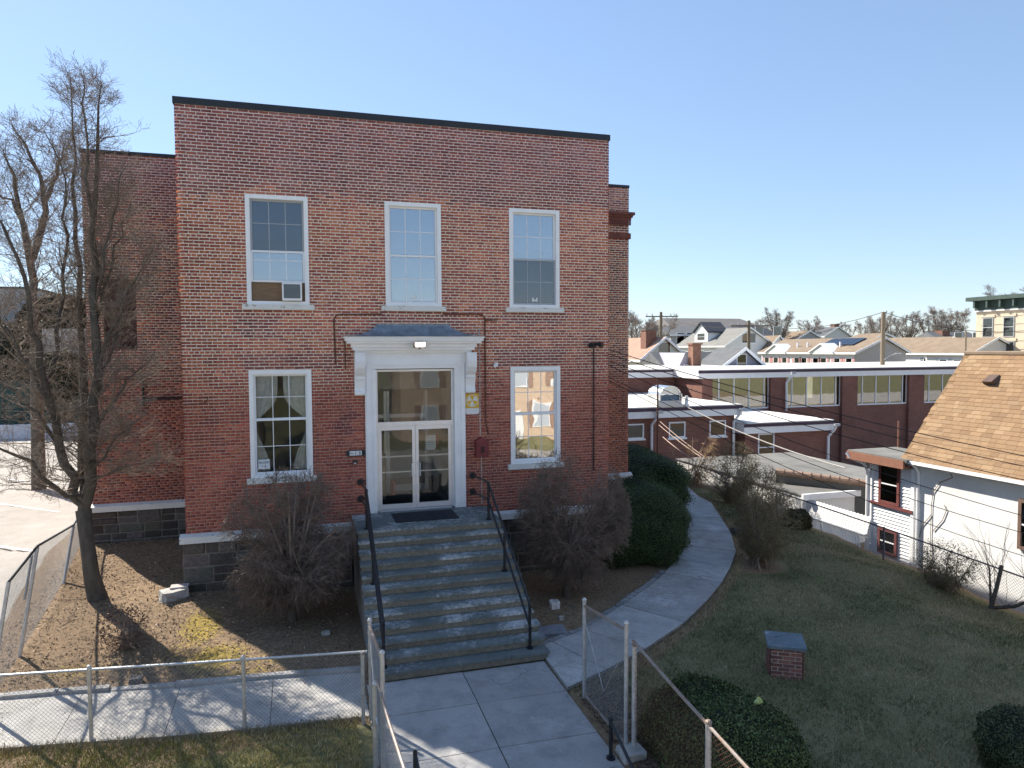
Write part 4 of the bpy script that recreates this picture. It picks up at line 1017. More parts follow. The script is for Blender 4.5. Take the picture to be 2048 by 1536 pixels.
limbsB = [([P(72, 700, 27), P(66, 590, 27), P(62, 510, 27), P(38, 420, 27), P(30, 350, 27), P(5, 300, 27)], [.2, .18, .16, .11, .07, .02]),
          ([P(64, 520, 27), P(85, 440, 27), P(100, 385, 27), P(118, 330, 27), P(130, 285, 27)], [.17, .14, .1, .06, .02]),
          ([P(90, 420, 27), P(80, 350, 27), P(50, 290, 27), P(25, 250, 27)], [.1, .08, .05, .02]),
          ([P(50, 450, 27), P(20, 400, 27), P(-20, 380, 27)], [.09, .06, .03])]
bB = P(75, 905, 27); bB[2] = T(bB[0], bB[1])
bare_tree('driveway_tree', 'bare tree with thick trunk standing beyond the driveway behind the forked tree', limbsB, (np.array([bB, P(74, 800, 27), P(72, 700, 27)]), np.array([.25, .21, .2])), tuple(bB), 5, dens=7, lmin=1.0, lmax=2.6, up=.25, levels=2, rtw=.009, kids=6)

def twig_shrub(name, label, base, c, rx, ry, rz, seed, stems=16, side=34, twigs=7, mat=M_TWIG2, trunk_h=.7, trunk_r=.09, rtw=.0036, leaf=None, group=None, cat='shrub', outer=.55):
    """clipped bare shrub: forked stems reaching an ellipsoid, side branches and twigs turned outward"""
    rg = np.random.default_rng(seed); s = thing(name, base, label, cat, group); base = np.array(base, float); c = np.array(c, float); R3 = np.array([rx, ry, rz])
    st = Tubes(); tw = Tubes()
    f = base+np.array([rg.normal(0, .05), rg.normal(0, .05), trunk_h])
    if trunk_h > .2: q = Tubes(); q.add([base-np.array([0, 0, .1]), base+(f-base)*.5, f], [trunk_r*1.2, trunk_r, trunk_r*.9]); q.build('trunk', M_BARK, s, n=8)
    for i in range(stems):
        u = rg.normal(0, 1, 3); u /= np.linalg.norm(u); u[2] = u[2]*.8+.15
        tip = c+u*R3*rg.uniform(.8, 1.0)
        o = f if trunk_h > .2 else base+np.array([rg.normal(0, rx*.22), rg.normal(0, ry*.22), 0])
        mid = o+(tip-o)*.5+np.array([0, 0, .12*rz])+rg.normal(0, .06, 3)
        tt = np.linspace(0, 1, 6)[:, None]; q = (1-tt)**2*o+2*tt*(1-tt)*mid+tt**2*tip; rr = np.linspace(trunk_r*.5 if trunk_h > .2 else .016, .007, 6); st.add(q, rr)
        for _ in range(side):
            t = rg.uniform(.18, 1)*5; k = min(int(t), 4); p = q[k]*(1-(t-k))+q[k+1]*(t-k)
            out = (p-c)/R3; lo_ = np.linalg.norm(out)+1e-6; od = out/lo_/R3; od /= np.linalg.norm(od)
            d_ = od*outer+rg.normal(0, .55, 3); d_ /= np.linalg.norm(d_)
            L = rg.uniform(.22, .5)*min(rx, rz)
            e = p+d_*L; rel = np.linalg.norm((e-c)/R3)
            if rel > 1.03: e = c+(e-c)*(rg.uniform(.93, 1.04)/rel)
            sb_ = polyl(p, e, 4, .06, rg); tw.add(sb_, np.linspace(.006, rtw, 4))
            for _ in range(twigs):
                a = rg.uniform(.2, 1)*3; k2 = min(int(a), 2); pp = sb_[k2]*(1-(a-k2))+sb_[k2+1]*(a-k2)
                d2 = od*.5+d_*.5+rg.normal(0, .6, 3); d2 /= np.linalg.norm(d2); e2 = pp+d2*rg.uniform(.08, .26)*(.6+.4*min(rx, 1.2))
                rel = np.linalg.norm((e2-c)/R3)
                if rel > 1.05: e2 = c+(e2-c)*(rg.uniform(.95, 1.06)/rel)
                tw.add(polyl(pp, e2, 3, .07, rg), [rtw, rtw*.85, rtw*.5])
    st.build('stem', M_STEM, s, n=5); tw.build('twigs', mat, s, n=3)
    if leaf:
        n, sz, pal = leaf
        u = rg.normal(0, 1, (n, 3)); u /= np.linalg.norm(u, axis=1, keepdims=True); pos = c+u*R3*rg.uniform(.45, 1.0, (n, 1))**.6
        leaf_cards('foliage', pos, u, sz, pal, rg, s)
    return s
def leaf_cards(name, pos, nr, sz, pal, rg, parent, mat=None, flat=.9):
    n = len(pos); nn = nr+rg.normal(0, flat, (n, 3)); nn /= np.linalg.norm(nn, axis=1, keepdims=True)
    ref = rg.normal(0, 1, (n, 3)); u = np.cross(nn, ref); u /= np.linalg.norm(u, axis=1, keepdims=True); v_ = np.cross(nn, u)
    s = (sz*rg.uniform(.6, 1.4, (n, 1))); 
    V = np.stack([pos-u*s*.5, pos+v_*s*.28+nn*s*.06, pos+u*s*.5, pos-v_*s*.28+nn*s*.06], 1).reshape(-1, 3)
    F = np.arange(4*n).reshape(n, 4); pal = np.array(pal); cols = pal[rg.integers(len(pal), size=n)]*rg.uniform(.7, 1.3, (n, 1))
    return link(bpy.data.objects.new(name, mesh_np(name, V, F, mat or M_LEAF, cols)), parent)
sl_ = (2.25, -1.75, T(2.25, -1.75)); twig_shrub('round_shrub', 'large clipped bare shrub in front of the lower window left of the steps', sl_, (2.22, -1.75, .02), 1.33, 1.15, 1.72, 21, stems=34, side=52, twigs=9, rtw=.0044)
sr_ = (8.35, -1.85, T(8.35, -1.85)); twig_shrub('round_shrub', 'large clipped bare shrub right of the steps next to the evergreen mound', sr_, (8.55, -1.7, .05), 1.38, 1.18, 1.75, 22, stems=34, side=52, twigs=9, rtw=.0044)

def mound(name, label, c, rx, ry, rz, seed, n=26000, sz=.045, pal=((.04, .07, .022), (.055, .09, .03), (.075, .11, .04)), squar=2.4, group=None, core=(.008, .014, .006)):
    """clipped evergreen: lumpy super-ellipsoid core covered with small leaf sprays"""
    rg = np.random.default_rng(seed); c = np.array(c, float); h = thing(name, (c[0], c[1], c[2]-rz), label, 'hedge', group)
    def surf(u):
        p = (np.abs(u)**squar).sum(-1, keepdims=True)**(-1/squar)*u
        lum = 1+.045*np.sin(u[:, :1]*6+seed)+.04*np.sin(u[:, 1:2]*8+2*seed)+.03*np.sin(u[:, 2:]*11+u[:, :1]*7)
        return p*lum*np.array([rx, ry, rz])
    NU, NV = 40, 24; U = []
    for i in range(NV+1):
        th = math.pi*i/NV
        for j in range(NU): ph = 2*math.pi*j/NU; U.append((math.sin(th)*math.cos(ph), math.sin(th)*math.sin(ph), math.cos(th)))
    U = np.array(U); V = c+surf(U)*.95
    F = np.array([(i*NU+j, (i+1)*NU+j, (i+1)*NU+(j+1) % NU, i*NU+(j+1) % NU) for i in range(NV) for j in range(NU)])
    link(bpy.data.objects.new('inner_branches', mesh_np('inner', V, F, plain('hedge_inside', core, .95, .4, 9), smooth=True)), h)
    u = rg.normal(0, 1, (n, 3)); u /= np.linalg.norm(u, axis=1, keepdims=True)
    u = u[u[:, 2] > -.75]
    pos = c+surf(u)*np.where(rg.random((len(u), 1)) < .06, rg.uniform(1.02, 1.07, (len(u), 1)), rg.uniform(.94, 1.02, (len(u), 1))); clump = np.sin(pos[:, :1]*5+pos[:, 1:2]*4)*np.sin(pos[:, 2:]*6)
    pos = pos+u*clump*.015
    return leaf_cards('foliage', pos, u, sz, pal, rg, h, None, .7)
mound('evergreen_mound', 'dark clipped evergreen mound at the corner between bare shrub and curved path', (11.25, .85, -.80), 1.55, 1.65, 1.17, 31, n=90000, sz=.034)
mound('evergreen_hedge', 'tall dark clipped evergreen hedge against the side of the building', (14.1, 7.0, -.72), 1.4, 3.3, 1.08, 32, n=70000, sz=.045, squar=3.2)
mound('clipped_hedge', 'low broad clipped green hedge beside the rusty rail fence', (8.2, -8.4, -1.62), .92, 1.2, .66, 33, n=60000, sz=.035, squar=3.0, pal=((.06, .09, .026), (.085, .125, .036), (.13, .165, .055), (.04, .055, .02)))
mound('clipped_hedge', 'small rounded clipped hedge on the lawn slope near the brick pier', (12.45, -9.75, -1.68), .72, .72, .5, 34, n=24000, sz=.032, squar=2.6, pal=((.06, .075, .03), (.08, .10, .04), (.11, .12, .055)))
mound('clipped_hedge', 'low clipped hedge in the lawn in front of the broad hedge', (9.95, -10.5, -1.8), 1.0, .75, .38, 35, n=26000, sz=.032, squar=2.6, pal=((.05, .08, .025), (.075, .11, .035), (.11, .14, .05)))
mound('boundary_bush', 'small round bush growing at the neighbour boundary fence', (19.05, 3.55, -1.98), .42, .45, .42, 36, n=6000, sz=.05, pal=((.06, .05, .022), (.09, .075, .03)), core=(.02, .016, .008))
OL = ((.19, .15, .07), (.14, .125, .055), (.23, .17, .09))
def TB(px, py, z): h = hit(px, py, 2, z); return (h[0], h[1], T(h[0], h[1]))
b = (14.55, -.55, T(14.55, -.55)); twig_shrub('path_shrub', 'loose olive-brown twiggy shrub in a soil patch beside the lawn', b, (b[0]+.3, b[1]+.1, b[2]+1.15), .9, .9, 1.15, 41, stems=34, side=24, twigs=6, mat=M_TWIG3, trunk_h=.0, rtw=.0042, leaf=(4500, .035, OL))
b = (17.5, 3.9, T(17.5, 3.9)); twig_shrub('path_shrub', 'loose brown twiggy shrub at the outer bend of the curved path', b, (b[0]+.15, b[1], b[2]+1.1), .9, .9, 1.1, 42, stems=26, side=20, twigs=6, mat=M_TWIG3, trunk_h=.0, rtw=.005, leaf=(3500, .04, OL))
b = (18.4, 6.6, T(18.4, 6.6)); twig_shrub('path_shrub', 'leafy brown-green shrub at the far end of the path beside the brick addition', b, (b[0], b[1], b[2]+1.35), 1.1, 1.1, 1.2, 43, stems=26, side=20, twigs=6, mat=M_TWIG3, trunk_h=.0, rtw=.005, leaf=(5000, .045, OL))
b = (18.9, 10.3, T(18.9, 10.3)); twig_shrub('dry_shrub', 'pale straw-coloured dry shrub in front of the low brick addition', b, (b[0]+.2, b[1], b[2]+1.3), 1.2, .9, 1.2, 44, stems=18, side=14, twigs=5, mat=plain('straw_twig', (.42, .27, .14), .9, .3, 4), trunk_h=.0, rtw=.006)
b = (18.95, -2.45, T(18.95, -2.45)); twig_shrub('boundary_shrub', 'half-bare leafy shrub against the boundary fence before the white wall', b, (b[0]+.05, b[1], b[2]+.72), .62, .95, .68, 45, stems=24, side=18, twigs=5, mat=M_TWIG3, trunk_h=.0, rtw=.0038, leaf=(2600, .035, ((.07, .075, .03), (.10, .085, .04), (.05, .06, .02))))
b = (-.72, -2.2, T(-.72, -2.2)); twig_shrub('dry_bush', 'low dry brown bush with withered leaves beside the forked tree shadow', b, (b[0]-.12, b[1], b[2]+.42), .48, .42, .42, 46, stems=14, side=10, twigs=3, mat=M_TWIG2, trunk_h=.0, rtw=.0035, leaf=(700, .05, ((.13, .065, .045), (.20, .11, .08), (.09, .05, .04))))
# pruned small tree at the boundary fence
pb = np.array([19.15, -3.60, T(19.15, -3.60)]); rgp = np.random.default_rng(9)
lm = [([pb, pb+(.02, -.12, .55), pb+(.05, -.22, 1.15)], [.06, .05, .045]), ([pb, pb+(0, -.6, .25), pb+(0, -1.3, .75)], [.05, .045, .035]), ([pb, pb+(.1, .12, .6), pb+(.1, .15, 1.0)], [.03, .025, .015])]
pt_ = thing('pruned_tree', tuple(pb), 'small hard-pruned tree with long thin whips against the white stucco wall', 'tree')
q = Tubes(); [q.add(np.array([np.array(a, float) for a in l]), r) for l, r in lm]; q.build('trunk', M_BARK, pt_, n=7)
tw = Tubes()
for l, r in lm:
    for _ in range(13):
        i = rgp.integers(1, len(l)); p = np.array(l[i], float)*rgp.uniform(.75, 1)+np.array(l[i-1], float)*0; p = np.array(l[i-1], float)+(np.array(l[i], float)-np.array(l[i-1], float))*rgp.uniform(.3, 1)
        d_ = np.array([rgp.normal(0, .18), rgp.normal(0, .45), rgp.uniform(.5, 1.2)]); L = rgp.uniform(.4, 1.9); d_ /= np.linalg.norm(d_)
        tw.add(polyl(p, p+d_*L, 5, .02, rgp), np.linspace(.008, .003, 5))
tw.build('whip', M_TWIG2, pt_, n=4)

# grass blades, leaf litter, stones
def grass(name, poly_fn, n, box, seed, pal, hgt=.05, label=None):
    rg = np.random.default_rng(seed); x = rg.uniform(box[0], box[1], n); y = rg.uniform(box[2], box[3], n)
    k = poly_fn(x, y); x, y = x[k], y[k]; z = tz(x, y); n = len(x)
    a = rg.uniform(0, 2*np.pi, n); h = hgt*rg.uniform(.5, 1.5, n); ln = rg.normal(0, .6, (n, 2))*h[:, None]; w_ = .007
    b0 = np.stack([x+np.cos(a)*w_, y+np.sin(a)*w_, z-.01], -1); b1 = np.stack([x-np.cos(a)*w_, y-np.sin(a)*w_, z-.01], -1); tp_ = np.stack([x+ln[:, 0], y+ln[:, 1], z+h], -1)
    V = np.stack([b0, b1, tp_], 1).reshape(-1, 3); F = np.arange(3*n).reshape(n, 3)
    patch = .5+.5*np.sin(x*1.1+np.sin(y*.9)*2)*np.sin(y*1.3+x*.4); pal = np.array(pal)
    pr = np.clip(patch+rg.normal(0, .35, n), 0, .999); cols = pal[(pr*len(pal)).astype(int)]*rg.uniform(.7, 1.3, (n, 1))
    link(bpy.data.objects.new(name, mesh_np(name, V, F, M_LEAF, cols)), None, label, 'grass', kind='stuff')
GP = ((.10, .12, .045), (.15, .16, .065), (.24, .215, .105), (.36, .295, .17), (.46, .37, .23))
ocf = lambda x: np.interp(x, OC[:, 0], OC[:, 1])
grass('lawn_grass', lambda x, y: (y < ocf(x)-.3) & (x > 7.6) & (x < 19.2) & (((x-14.2)/1.3)**2+((y+.2)/1.1)**2 > 1), 260000, (7.5, 19.3, -11.5, 9), 51, GP, .045, 'short winter lawn sloping right of the curved path')
grass('verge_grass', lambda x, y: (y < lo(x)-.12) & (x < 3.25), 70000, (-4, 3.3, -9, -5), 52, ((.24, .23, .06), (.34, .30, .09), (.48, .37, .14), (.58, .45, .2)), .05, 'dry yellow-green grass below the side pavement')
def litter(name, n, box, fn, seed, pal, sz, label):
    rg = np.random.default_rng(seed); x = rg.uniform(box[0], box[1], n); y = rg.uniform(box[2], box[3], n); k = fn(x, y); x, y = x[k], y[k]
    pos = np.stack([x, y, tz(x, y)+.012], -1); nr = np.tile([0, 0, 1.], (len(x), 1))
    o = leaf_cards(name, pos, nr, sz, pal, rg, None, M_DRYLEAF, .45); o['label'] = label; o['category'] = 'leaf litter'; o['kind'] = 'stuff'
litter('leaf_litter', 13000, (-3.2, 3.5, -4.2, 4), lambda x, y: (y < up(x)*-0+3.9) & (y > up(x)+.2) & ((x < -.1) | (y < -.2)), 61, ((.24, .16, .10), (.33, .24, .16), (.15, .095, .065), (.40, .31, .22)), .045, 'brown leaf litter and chips on the left soil bed')
litter('mulch_litter', 9000, (6.9, 19, -4.5, 11), lambda x, y: (y > np.interp(x, IC[:, 0], IC[:, 1])+.2) & ((x > 10.5) | (y < -.3)) | ((y < ocf(x)) & (y > ocf(x)-.35)), 62, ((.10, .075, .055), (.17, .13, .10), (.06, .045, .035)), .04, 'dark mulch and leaves on the right soil bed')
litter('walk_edge_litter', 3000, (6.9, 7.9, -8.6, -5.6), lambda x, y: y < 0, 63, ((.13, .09, .07), (.2, .14, .1), (.07, .05, .04)), .045, 'dead leaves on bare soil beside the right gate')
def edge_pts(pa, n, rg, spread):
    t = rg.uniform(0, len(pa)-1.001, n); i = t.astype(int); f = (t-i)[:, None]; return (pa[i]*(1-f)+pa[i+1]*f)+rg.normal(0, spread, (n, 2))
rg_e = np.random.default_rng(77); ee = np.concatenate([edge_pts(OC, 5000, rg_e, .10)+[.06, -.10], edge_pts(np.array([(x_, lo(x_)) for x_ in np.linspace(-6, 3.4, 12)]), 5000, rg_e, .06)+[0, -.06]])
h_e = rg_e.uniform(.02, .07, len(ee)); z_e = tz(ee[:, 0], ee[:, 1]); a_e = rg_e.uniform(0, 6.28, len(ee))
V_e = np.stack([np.stack([ee[:, 0]+np.cos(a_e)*.008, ee[:, 1]+np.sin(a_e)*.008, z_e], -1), np.stack([ee[:, 0]-np.cos(a_e)*.008, ee[:, 1]-np.sin(a_e)*.008, z_e], -1), np.stack([ee[:, 0]+rg_e.normal(0, .03, len(ee)), ee[:, 1]+rg_e.normal(0, .03, len(ee)), z_e+h_e+.03], -1)], 1).reshape(-1, 3)
link(bpy.data.objects.new('edge_grass', mesh_np('edge_grass', V_e, np.arange(len(V_e)).reshape(-1, 3), M_LEAF, np.array(GP)[rg_e.integers(2, 5, len(ee))])), None, 'ragged dry grass along the pavement edges', 'grass', kind='stuff')
tst = Tubes(); rg_s = np.random.default_rng(78)
for _ in range(170):
    x_ = rg_s.uniform(-3.0, 3.3) if rg_s.random() < .7 else rg_s.uniform(7.2, 12.5); y_ = rg_s.uniform(up(x_)+.25, 2.5 if x_ < -.1 else -.3) if x_ < 5 else rg_s.uniform(np.interp(x_, IC[:, 0], IC[:, 1])+.25, -.3 if x_ < 10.4 else 1.0)
    an = rg_s.uniform(0, 6.28); L = rg_s.uniform(.12, .6); p0 = np.array([x_, y_, 0]); p1 = p0+np.array([math.cos(an)*L, math.sin(an)*L, 0]); q_ = polyl(p0, p1, 4, .06, rg_s); q_[:, 2] = tz(q_[:, 0], q_[:, 1])+.015+rg_s.uniform(0, .03, 4); tst.add(q_, np.linspace(.008, .003, 4))
tst.build('fallen_twigs', M_TWIG, None, n=4, label='thin fallen twigs scattered over the soil beds', cat='twigs', kind='stuff')
def rock(name, label, c, sx, sy, sz_, seed, mat=None, cat='stone', rot=0.0):
    rg = np.random.default_rng(seed); bm = bmesh.new(); bmesh.ops.create_cube(bm, size=1); bmesh.ops.subdivide_edges(bm, edges=bm.edges, cuts=2, use_grid_fill=True)
    for v_ in bm.verts:
        l = v_.co.length; v_.co = v_.co*(.86+.14*(.7/max(l, .3)))+Vector(rg.normal(0, .035, 3)); v_.co = Vector((v_.co.x*sx, v_.co.y*sy, v_.co.z*sz_))
        v_.co.rotate(Matrix.Rotation(rot, 3, 'Z'))
    me = bpy.data.meshes.new(name); bm.to_mesh(me); bm.free(); me.materials.append(mat or plain('pale_stone', (.40, .38, .35), .9, .25, 6, .5, 25))
    o = bpy.data.objects.new(name, me); o.location = c; link(o, None, label, cat)
    return o
z = T(-.25, -.35); rock('stone_block', 'pale broken stone block lying by the left front corner of the building', (-.22, -.36, z+.09), .5, .36, .22, 1, rot=.5)
pd = part('paving_brick', plain('pale_paver', (.45, .40, .37), .9, .15, 8), None, (-.30, .06, -.36, -.12, z+.19, z+.235), label='flat pale paver resting on the broken stone block', cat='paver')
rock('stone_block', 'white squarish stone in the soil under the right bare shrub', (7.82, -2.46, T(7.8, -2.46)+.07), .2, .17, .17, 2, plain('white_stone', (.62, .6, .57), .9, .2, 8, .5, 30))
rock('flat_stone', 'flat grey stone lying between the steps and the path edging', (7.36, -3.55, T(7.36, -3.55)+.02), .55, .42, .07, 3, plain('slate_stone', (.22, .22, .24), .9, .25, 5, .4, 25))
rock('small_stone', 'small pale stone in front of the flat grey stone', (7.75, -3.05, T(7.75, -3.05)+.03), .1, .08, .08, 4)
rock('small_stone', 'small flat pale stone under the left bare shrub', (2.9, -2.55, T(2.9, -2.55)+.025), .16, .12, .06, 5)
rock('boulder', 'grey boulder at the outer edge of the curved path', (15.95, 2.35, T(15.95, 2.35)+.08), .5, .45, .35, 6, plain('dark_stone', (.12, .115, .11), .9, .3, 6, .5, 20))
rock('small_stone', 'dark stone lying on the soil near the side pavement kerb', (-.35, -3.45, T(-.35, -3.45)+.04), .2, .16, .12, 7, plain('dark_stone', (.12, .115, .11)))
rock('concrete_footing', 'grey concrete footing block at the base of the right gate post', (6.98, -7.95, -1.78), .34, .3, .16, 8)

# brick pier with a bluestone cap
pr = thing('brick_pier', (10.93, -6.3, -1.86), 'short square brick pier with a blue-grey slate cap on the lawn', 'pier')
px0, px1, py0, py1, pz0, pz1 = 10.62, 11.14, -6.58, -6.02, -1.86, -1.30
ang = -.55; rotm = Matrix.Translation((10.9, -6.3, 0)) @ Matrix.Rotation(ang, 4, 'Z') @ Matrix.Translation((-10.9, 6.3, 0))
core = MB().box(px0+.008, px1-.008, py0+.008, py1-.008, pz0-.2, pz1).mesh('core', plain('pier_mortar', (.66, .56, .49), .95, .15, 20)); core.transform(rotm)
pc = link(bpy.data.objects.new('core', core), pr)
nrow = 8; rh = (pz1-pz0)/nrow; bmv = []
for i in range(3):
    me = MB().box(-.0915, .0915, -.05, .05, -rh/2+.011, rh/2-.011, ((.22, .10, .08), (.26, .12, .09), (.18, .085, .07))[i]).mesh('brick', M_PIECE, col=True); me2 = MB().box(-.041, .041, -.05, .05, -rh/2+.011, rh/2-.011, ((.22, .10, .08), (.26, .12, .09), (.18, .085, .07))[i]).mesh('brick', M_PIECE, col=True); bmv.append((me, me2))
cxp, cyp = (px0+px1)/2, (py0+py1)/2
for r in range(nrow):
    for side in range(4):
        L = .54; pat = [(-.163, 0), (.042, 0), (.2, 1)] if r % 2 else [(-.2, 1), (-.042, 0), (.163, 0)]
        for off, half in pat:
            o = bpy.data.objects.new('brick', bmv[random.randrange(3)][half]); link(o, pc)
            loc = Vector((off, -.245, pz0+rh*(r+.5))); loc.rotate(Matrix.Rotation(side*math.pi/2, 3, 'Z')); loc += Vector((cxp, cyp, 0))
            o.matrix_basis = rotm @ Matrix.Translation(loc) @ Matrix.Rotation(side*math.pi/2, 4, 'Z')
cm = MB().box(px0-.07, px1+.07, py0-.07, py1+.07, pz1+.001, pz1+.055, (.16, .21, .24)).mesh('cap', M_TREAD, col=True); cm.transform(rotm); link(bpy.data.objects.new('cap', cm), pr)
cu = thing('paper_cup', (8.62, -8.6, -.98), 'pale yellow-green crushed cup lying on the broad hedge', 'cup')
MB().tube([(8.60, -8.58, -.975), (8.65, -8.63, -.90)], [.03, .05], 10, cap=False).build('cup_body', plain('cup_paper', (.55, .62, .25), .7, .1, 5), cu)

# ------------------------------------------------------------------ neighbour's white house
NH = thing('white_house', (21.5, -3, -3.3), 'white stucco house with steep brown shingle roof beyond the boundary fence', 'house')
part('stucco_wall', M_STUCCO, NH, (20.42, 20.75, -11, -.06, -3.4, .62)); 
MB().extr([(20.76, -3.4), (24.9, -3.4), (24.9, .6), (22.75, 3.4), (20.76, .9)], 1, -.32, -.05).build('gable_wall', M_STUCCO, NH)
sa = math.atan(1.3154); EX, EZ, RX, RZ, RYF, RYN = 20.18, .64, 22.62, .64+2.44*1.3154, .28, -11.2
cs, sn = math.cos(sa), math.sin(sa)
rf = MB(); nrm_ = np.array([-sn, 0, cs])*.1
for sgn in (0, 1):
    mx = lambda x: x if sgn == 0 else 2*RX-x
    pts = [(mx(EX), RYN, EZ), (mx(EX), RYF, EZ), (mx(RX), RYF, RZ), (mx(RX), RYN, RZ)]
    rf.hexa([(x, y, z-.14) for x, y, z in pts]+pts)
rfo = rf.build('roof', plain('roof_underlay', (.20, .125, .065), .95, .2, 6), NH)
SH = [(.285, .185, .105), (.315, .205, .118), (.27, .172, .098), (.24, .152, .09), (.34, .23, .135), (.29, .193, .115)]
shm = []
for c_ in SH:
    me = MB().hexa([(0, -.5, .004), (.17, -.5, .002), (.17, .5, .002), (0, .5, .004), (0, -.5, .018), (.17, -.5, .006), (.17, .5, .006), (0, .5, .018)], c_).mesh('shingle', M_SHING, col=True); shm.append(me)
rot = Matrix.Rotation(-sa, 4, 'Y'); shl = []
slope_len = (RX-EX)/cs; rows = int(slope_len/.142)
for r in range(rows):
    s = r*.142-.02; y = RYF+.03-random.uniform(0, .25)
    first = True
    while y > RYN:
        wdt = random.uniform(.16, .36); yc = y-wdt/2
        shl.append((s, yc, wdt-.006, random.choices(range(6), (4, 3, 4, 2, 2, 3))[0])); y -= wdt
def shd(q): return np.linalg.norm(np.array([EX+q[0]*cs, q[1], EZ+q[0]*sn])-CAM)
vis = sorted([q for q in shl if q[1] > -3.9], key=shd)
for q in vis[:300]:
    o = bpy.data.objects.new('shingle', shm[q[3]]); link(o, rfo); o.matrix_basis = Matrix.Translation((EX+q[0]*cs, q[1], EZ+q[0]*sn)) @ rot @ Matrix.Diagonal((1, q[2], 1, 1))
rest = MB(); ids = {id(q) for q in vis[:300]}
for q in shl:
    if id(q) in ids: continue
    a, b_ = q[1]-q[2]/2, q[1]+q[2]/2; f = lambda s, y, n_: (EX+s*cs-n_*sn, y, EZ+s*sn+n_*cs); s = q[0]
    rest.hexa([f(s, a, .004), f(s+.17, a, .002), f(s+.17, b_, .002), f(s, b_, .004), f(s, a, .018), f(s+.17, a, .006), f(s+.17, b_, .006), f(s, b_, .018)], SH[q[3]])
rest.build('shingles', M_SHING, rfo, kind='stuff', col=True)
MB().tube([(RX, RYF, RZ+.02), (RX, RYN, RZ+.02)], .07, 6).build('ridge_cap', M_TANROOF, rfo)
vt = hit(1963, 748, 0, 22.1); s_ = 3.25
MB().hexa([(EX+2.9*cs, -.95, EZ+2.9*sn), (EX+3.2*cs, -.95, EZ+3.2*sn), (EX+3.2*cs, -1.35, EZ+3.2*sn), (EX+2.9*cs, -1.35, EZ+2.9*sn),
    (EX+2.9*cs-.16, -1.0, EZ+2.9*sn+.10), (EX+3.2*cs-.02, -1.0, EZ+3.2*sn+.06), (EX+3.2*cs-.02, -1.3, EZ+3.2*sn+.06), (EX+2.9*cs-.16, -1.3, EZ+2.9*sn+.10)]).build('roof_vent', plain('brown_vent', (.10, .06, .045), .6, .2, 5), NH)
gt = MB(); gt.extr([(EX-.10, EZ+.0), (EX-.10, EZ-.10), (EX+.03, EZ-.10), (EX+.03, EZ-.06), (EX-.07, EZ-.07), (EX-.07, EZ)], 1, RYN, RYF-.02); gt.build('gutter', M_WHITE, NH)
part('fascia', M_WHITE, NH, (EX+.035, EX+.07, RYN, RYF-.05, EZ-.17, EZ-.02)); part('soffit', M_WHITE, NH, (EX+.075, 20.415, RYN, -.05, EZ-.155, EZ-.142))
MB().tube([(EX+.0, -.12, EZ-.1), (20.3, -.18, EZ-.25), (20.36, -.2, EZ-.4), (20.36, -.2, -3.2)], .045, 8).build('downspout', M_WHITE, NH)
# sided rear part with flat porch roof
part('sided_wall', M_WHITE, NH, (20.42, 20.7, -.02, 1.65, -3.4, .36))
for k in range(34):
    z = -3.35+k*.108; b = MB(); b.hexa([(20.36, -.045, z), (20.42, -.045, z), (20.42, 1.66, z), (20.36, 1.66, z), (20.40, -.045, z+.105), (20.42, -.045, z+.105), (20.42, 1.66, z+.105), (20.40, 1.66, z+.105)]); b.build('siding_board', M_VINYL, NH)
for y0_ in (-.05, 1.6): part('corner_board', M_WHITE, NH, (20.33, 20.43, y0_-.02, y0_+.09, -3.4, .36))
part('porch_roof', M_FLATROOF, NH, (20.0, 22.0, -.1, 2.3, .58, .66)); part('porch_fascia', M_TERRA, NH, (19.97, 20.05, .0, 2.32, .36, .62), (20.06, 21.9, 2.26, 2.32, .36, .62)); part('porch_trim', M_TERRA, NH, (20.06, 20.5, .0, 2.25, .37, .44))
MB().tube([(19.95, 2.3, .56), (20.0, 2.2, .42), (20.25, 1.85, .25), (20.32, 1.75, .0), (20.32, 1.75, -3.2)], .05, 8).build('downspout', M_WHITE, NH)
def swin(y0_, y1_, z0_, z1_, X, fm, parent=NH, glass=M_FARGLASS, dep=.05):
    f = MB(); c_ = .09
    f.box(X-dep, X+.02, y0_, y0_+c_, z0_, z1_); f.box(X-dep, X+.02, y1_-c_, y1_, z0_, z1_); f.box(X-dep, X+.02, y0_+c_, y1_-c_, z1_-c_, z1_); f.box(X-dep, X+.02, y0_+c_, y1_-c_, z0_, z0_+c_)
    o = f.build('window', fm, parent); part('pane', glass, o, (X-dep+.02, X-dep+.03, y0_+c_, y1_-c_, (z0_+z1_)/2+.02, z1_-c_)); part('pane', glass, o, (X-dep+.02, X-dep+.03, y0_+c_, y1_-c_, z0_+c_, (z0_+z1_)/2-.02))
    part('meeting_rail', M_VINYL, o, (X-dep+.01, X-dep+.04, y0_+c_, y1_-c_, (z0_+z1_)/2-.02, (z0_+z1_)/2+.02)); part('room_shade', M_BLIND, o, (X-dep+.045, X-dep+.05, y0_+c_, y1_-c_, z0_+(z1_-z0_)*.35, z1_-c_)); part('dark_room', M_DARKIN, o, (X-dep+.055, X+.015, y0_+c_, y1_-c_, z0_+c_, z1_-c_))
    return o
a, b_ = hit(1800, 990, 0, 20.36), hit(1760, 930, 0, 20.36); swin(a[1], b_[1], -.92, .36, 20.36, M_MAROON)
part('window_band', M_MAROON, NH, (20.30, 20.355, -.05, 1.62, -1.02, -.93))
a, b_ = hit(1794, 1120, 0, 20.36), hit(1757, 1075, 0, 20.36); swin(a[1], b_[1], -2.55, -1.72, 20.36, M_MAROON)
a = hit(2040, 1030, 0, 20.42); swin(a[1]-1.05, a[1], -1.2, .12, 20.42, plain('brown_window_trim', (.16, .10, .075), .6, .15, 4), dep=.08)
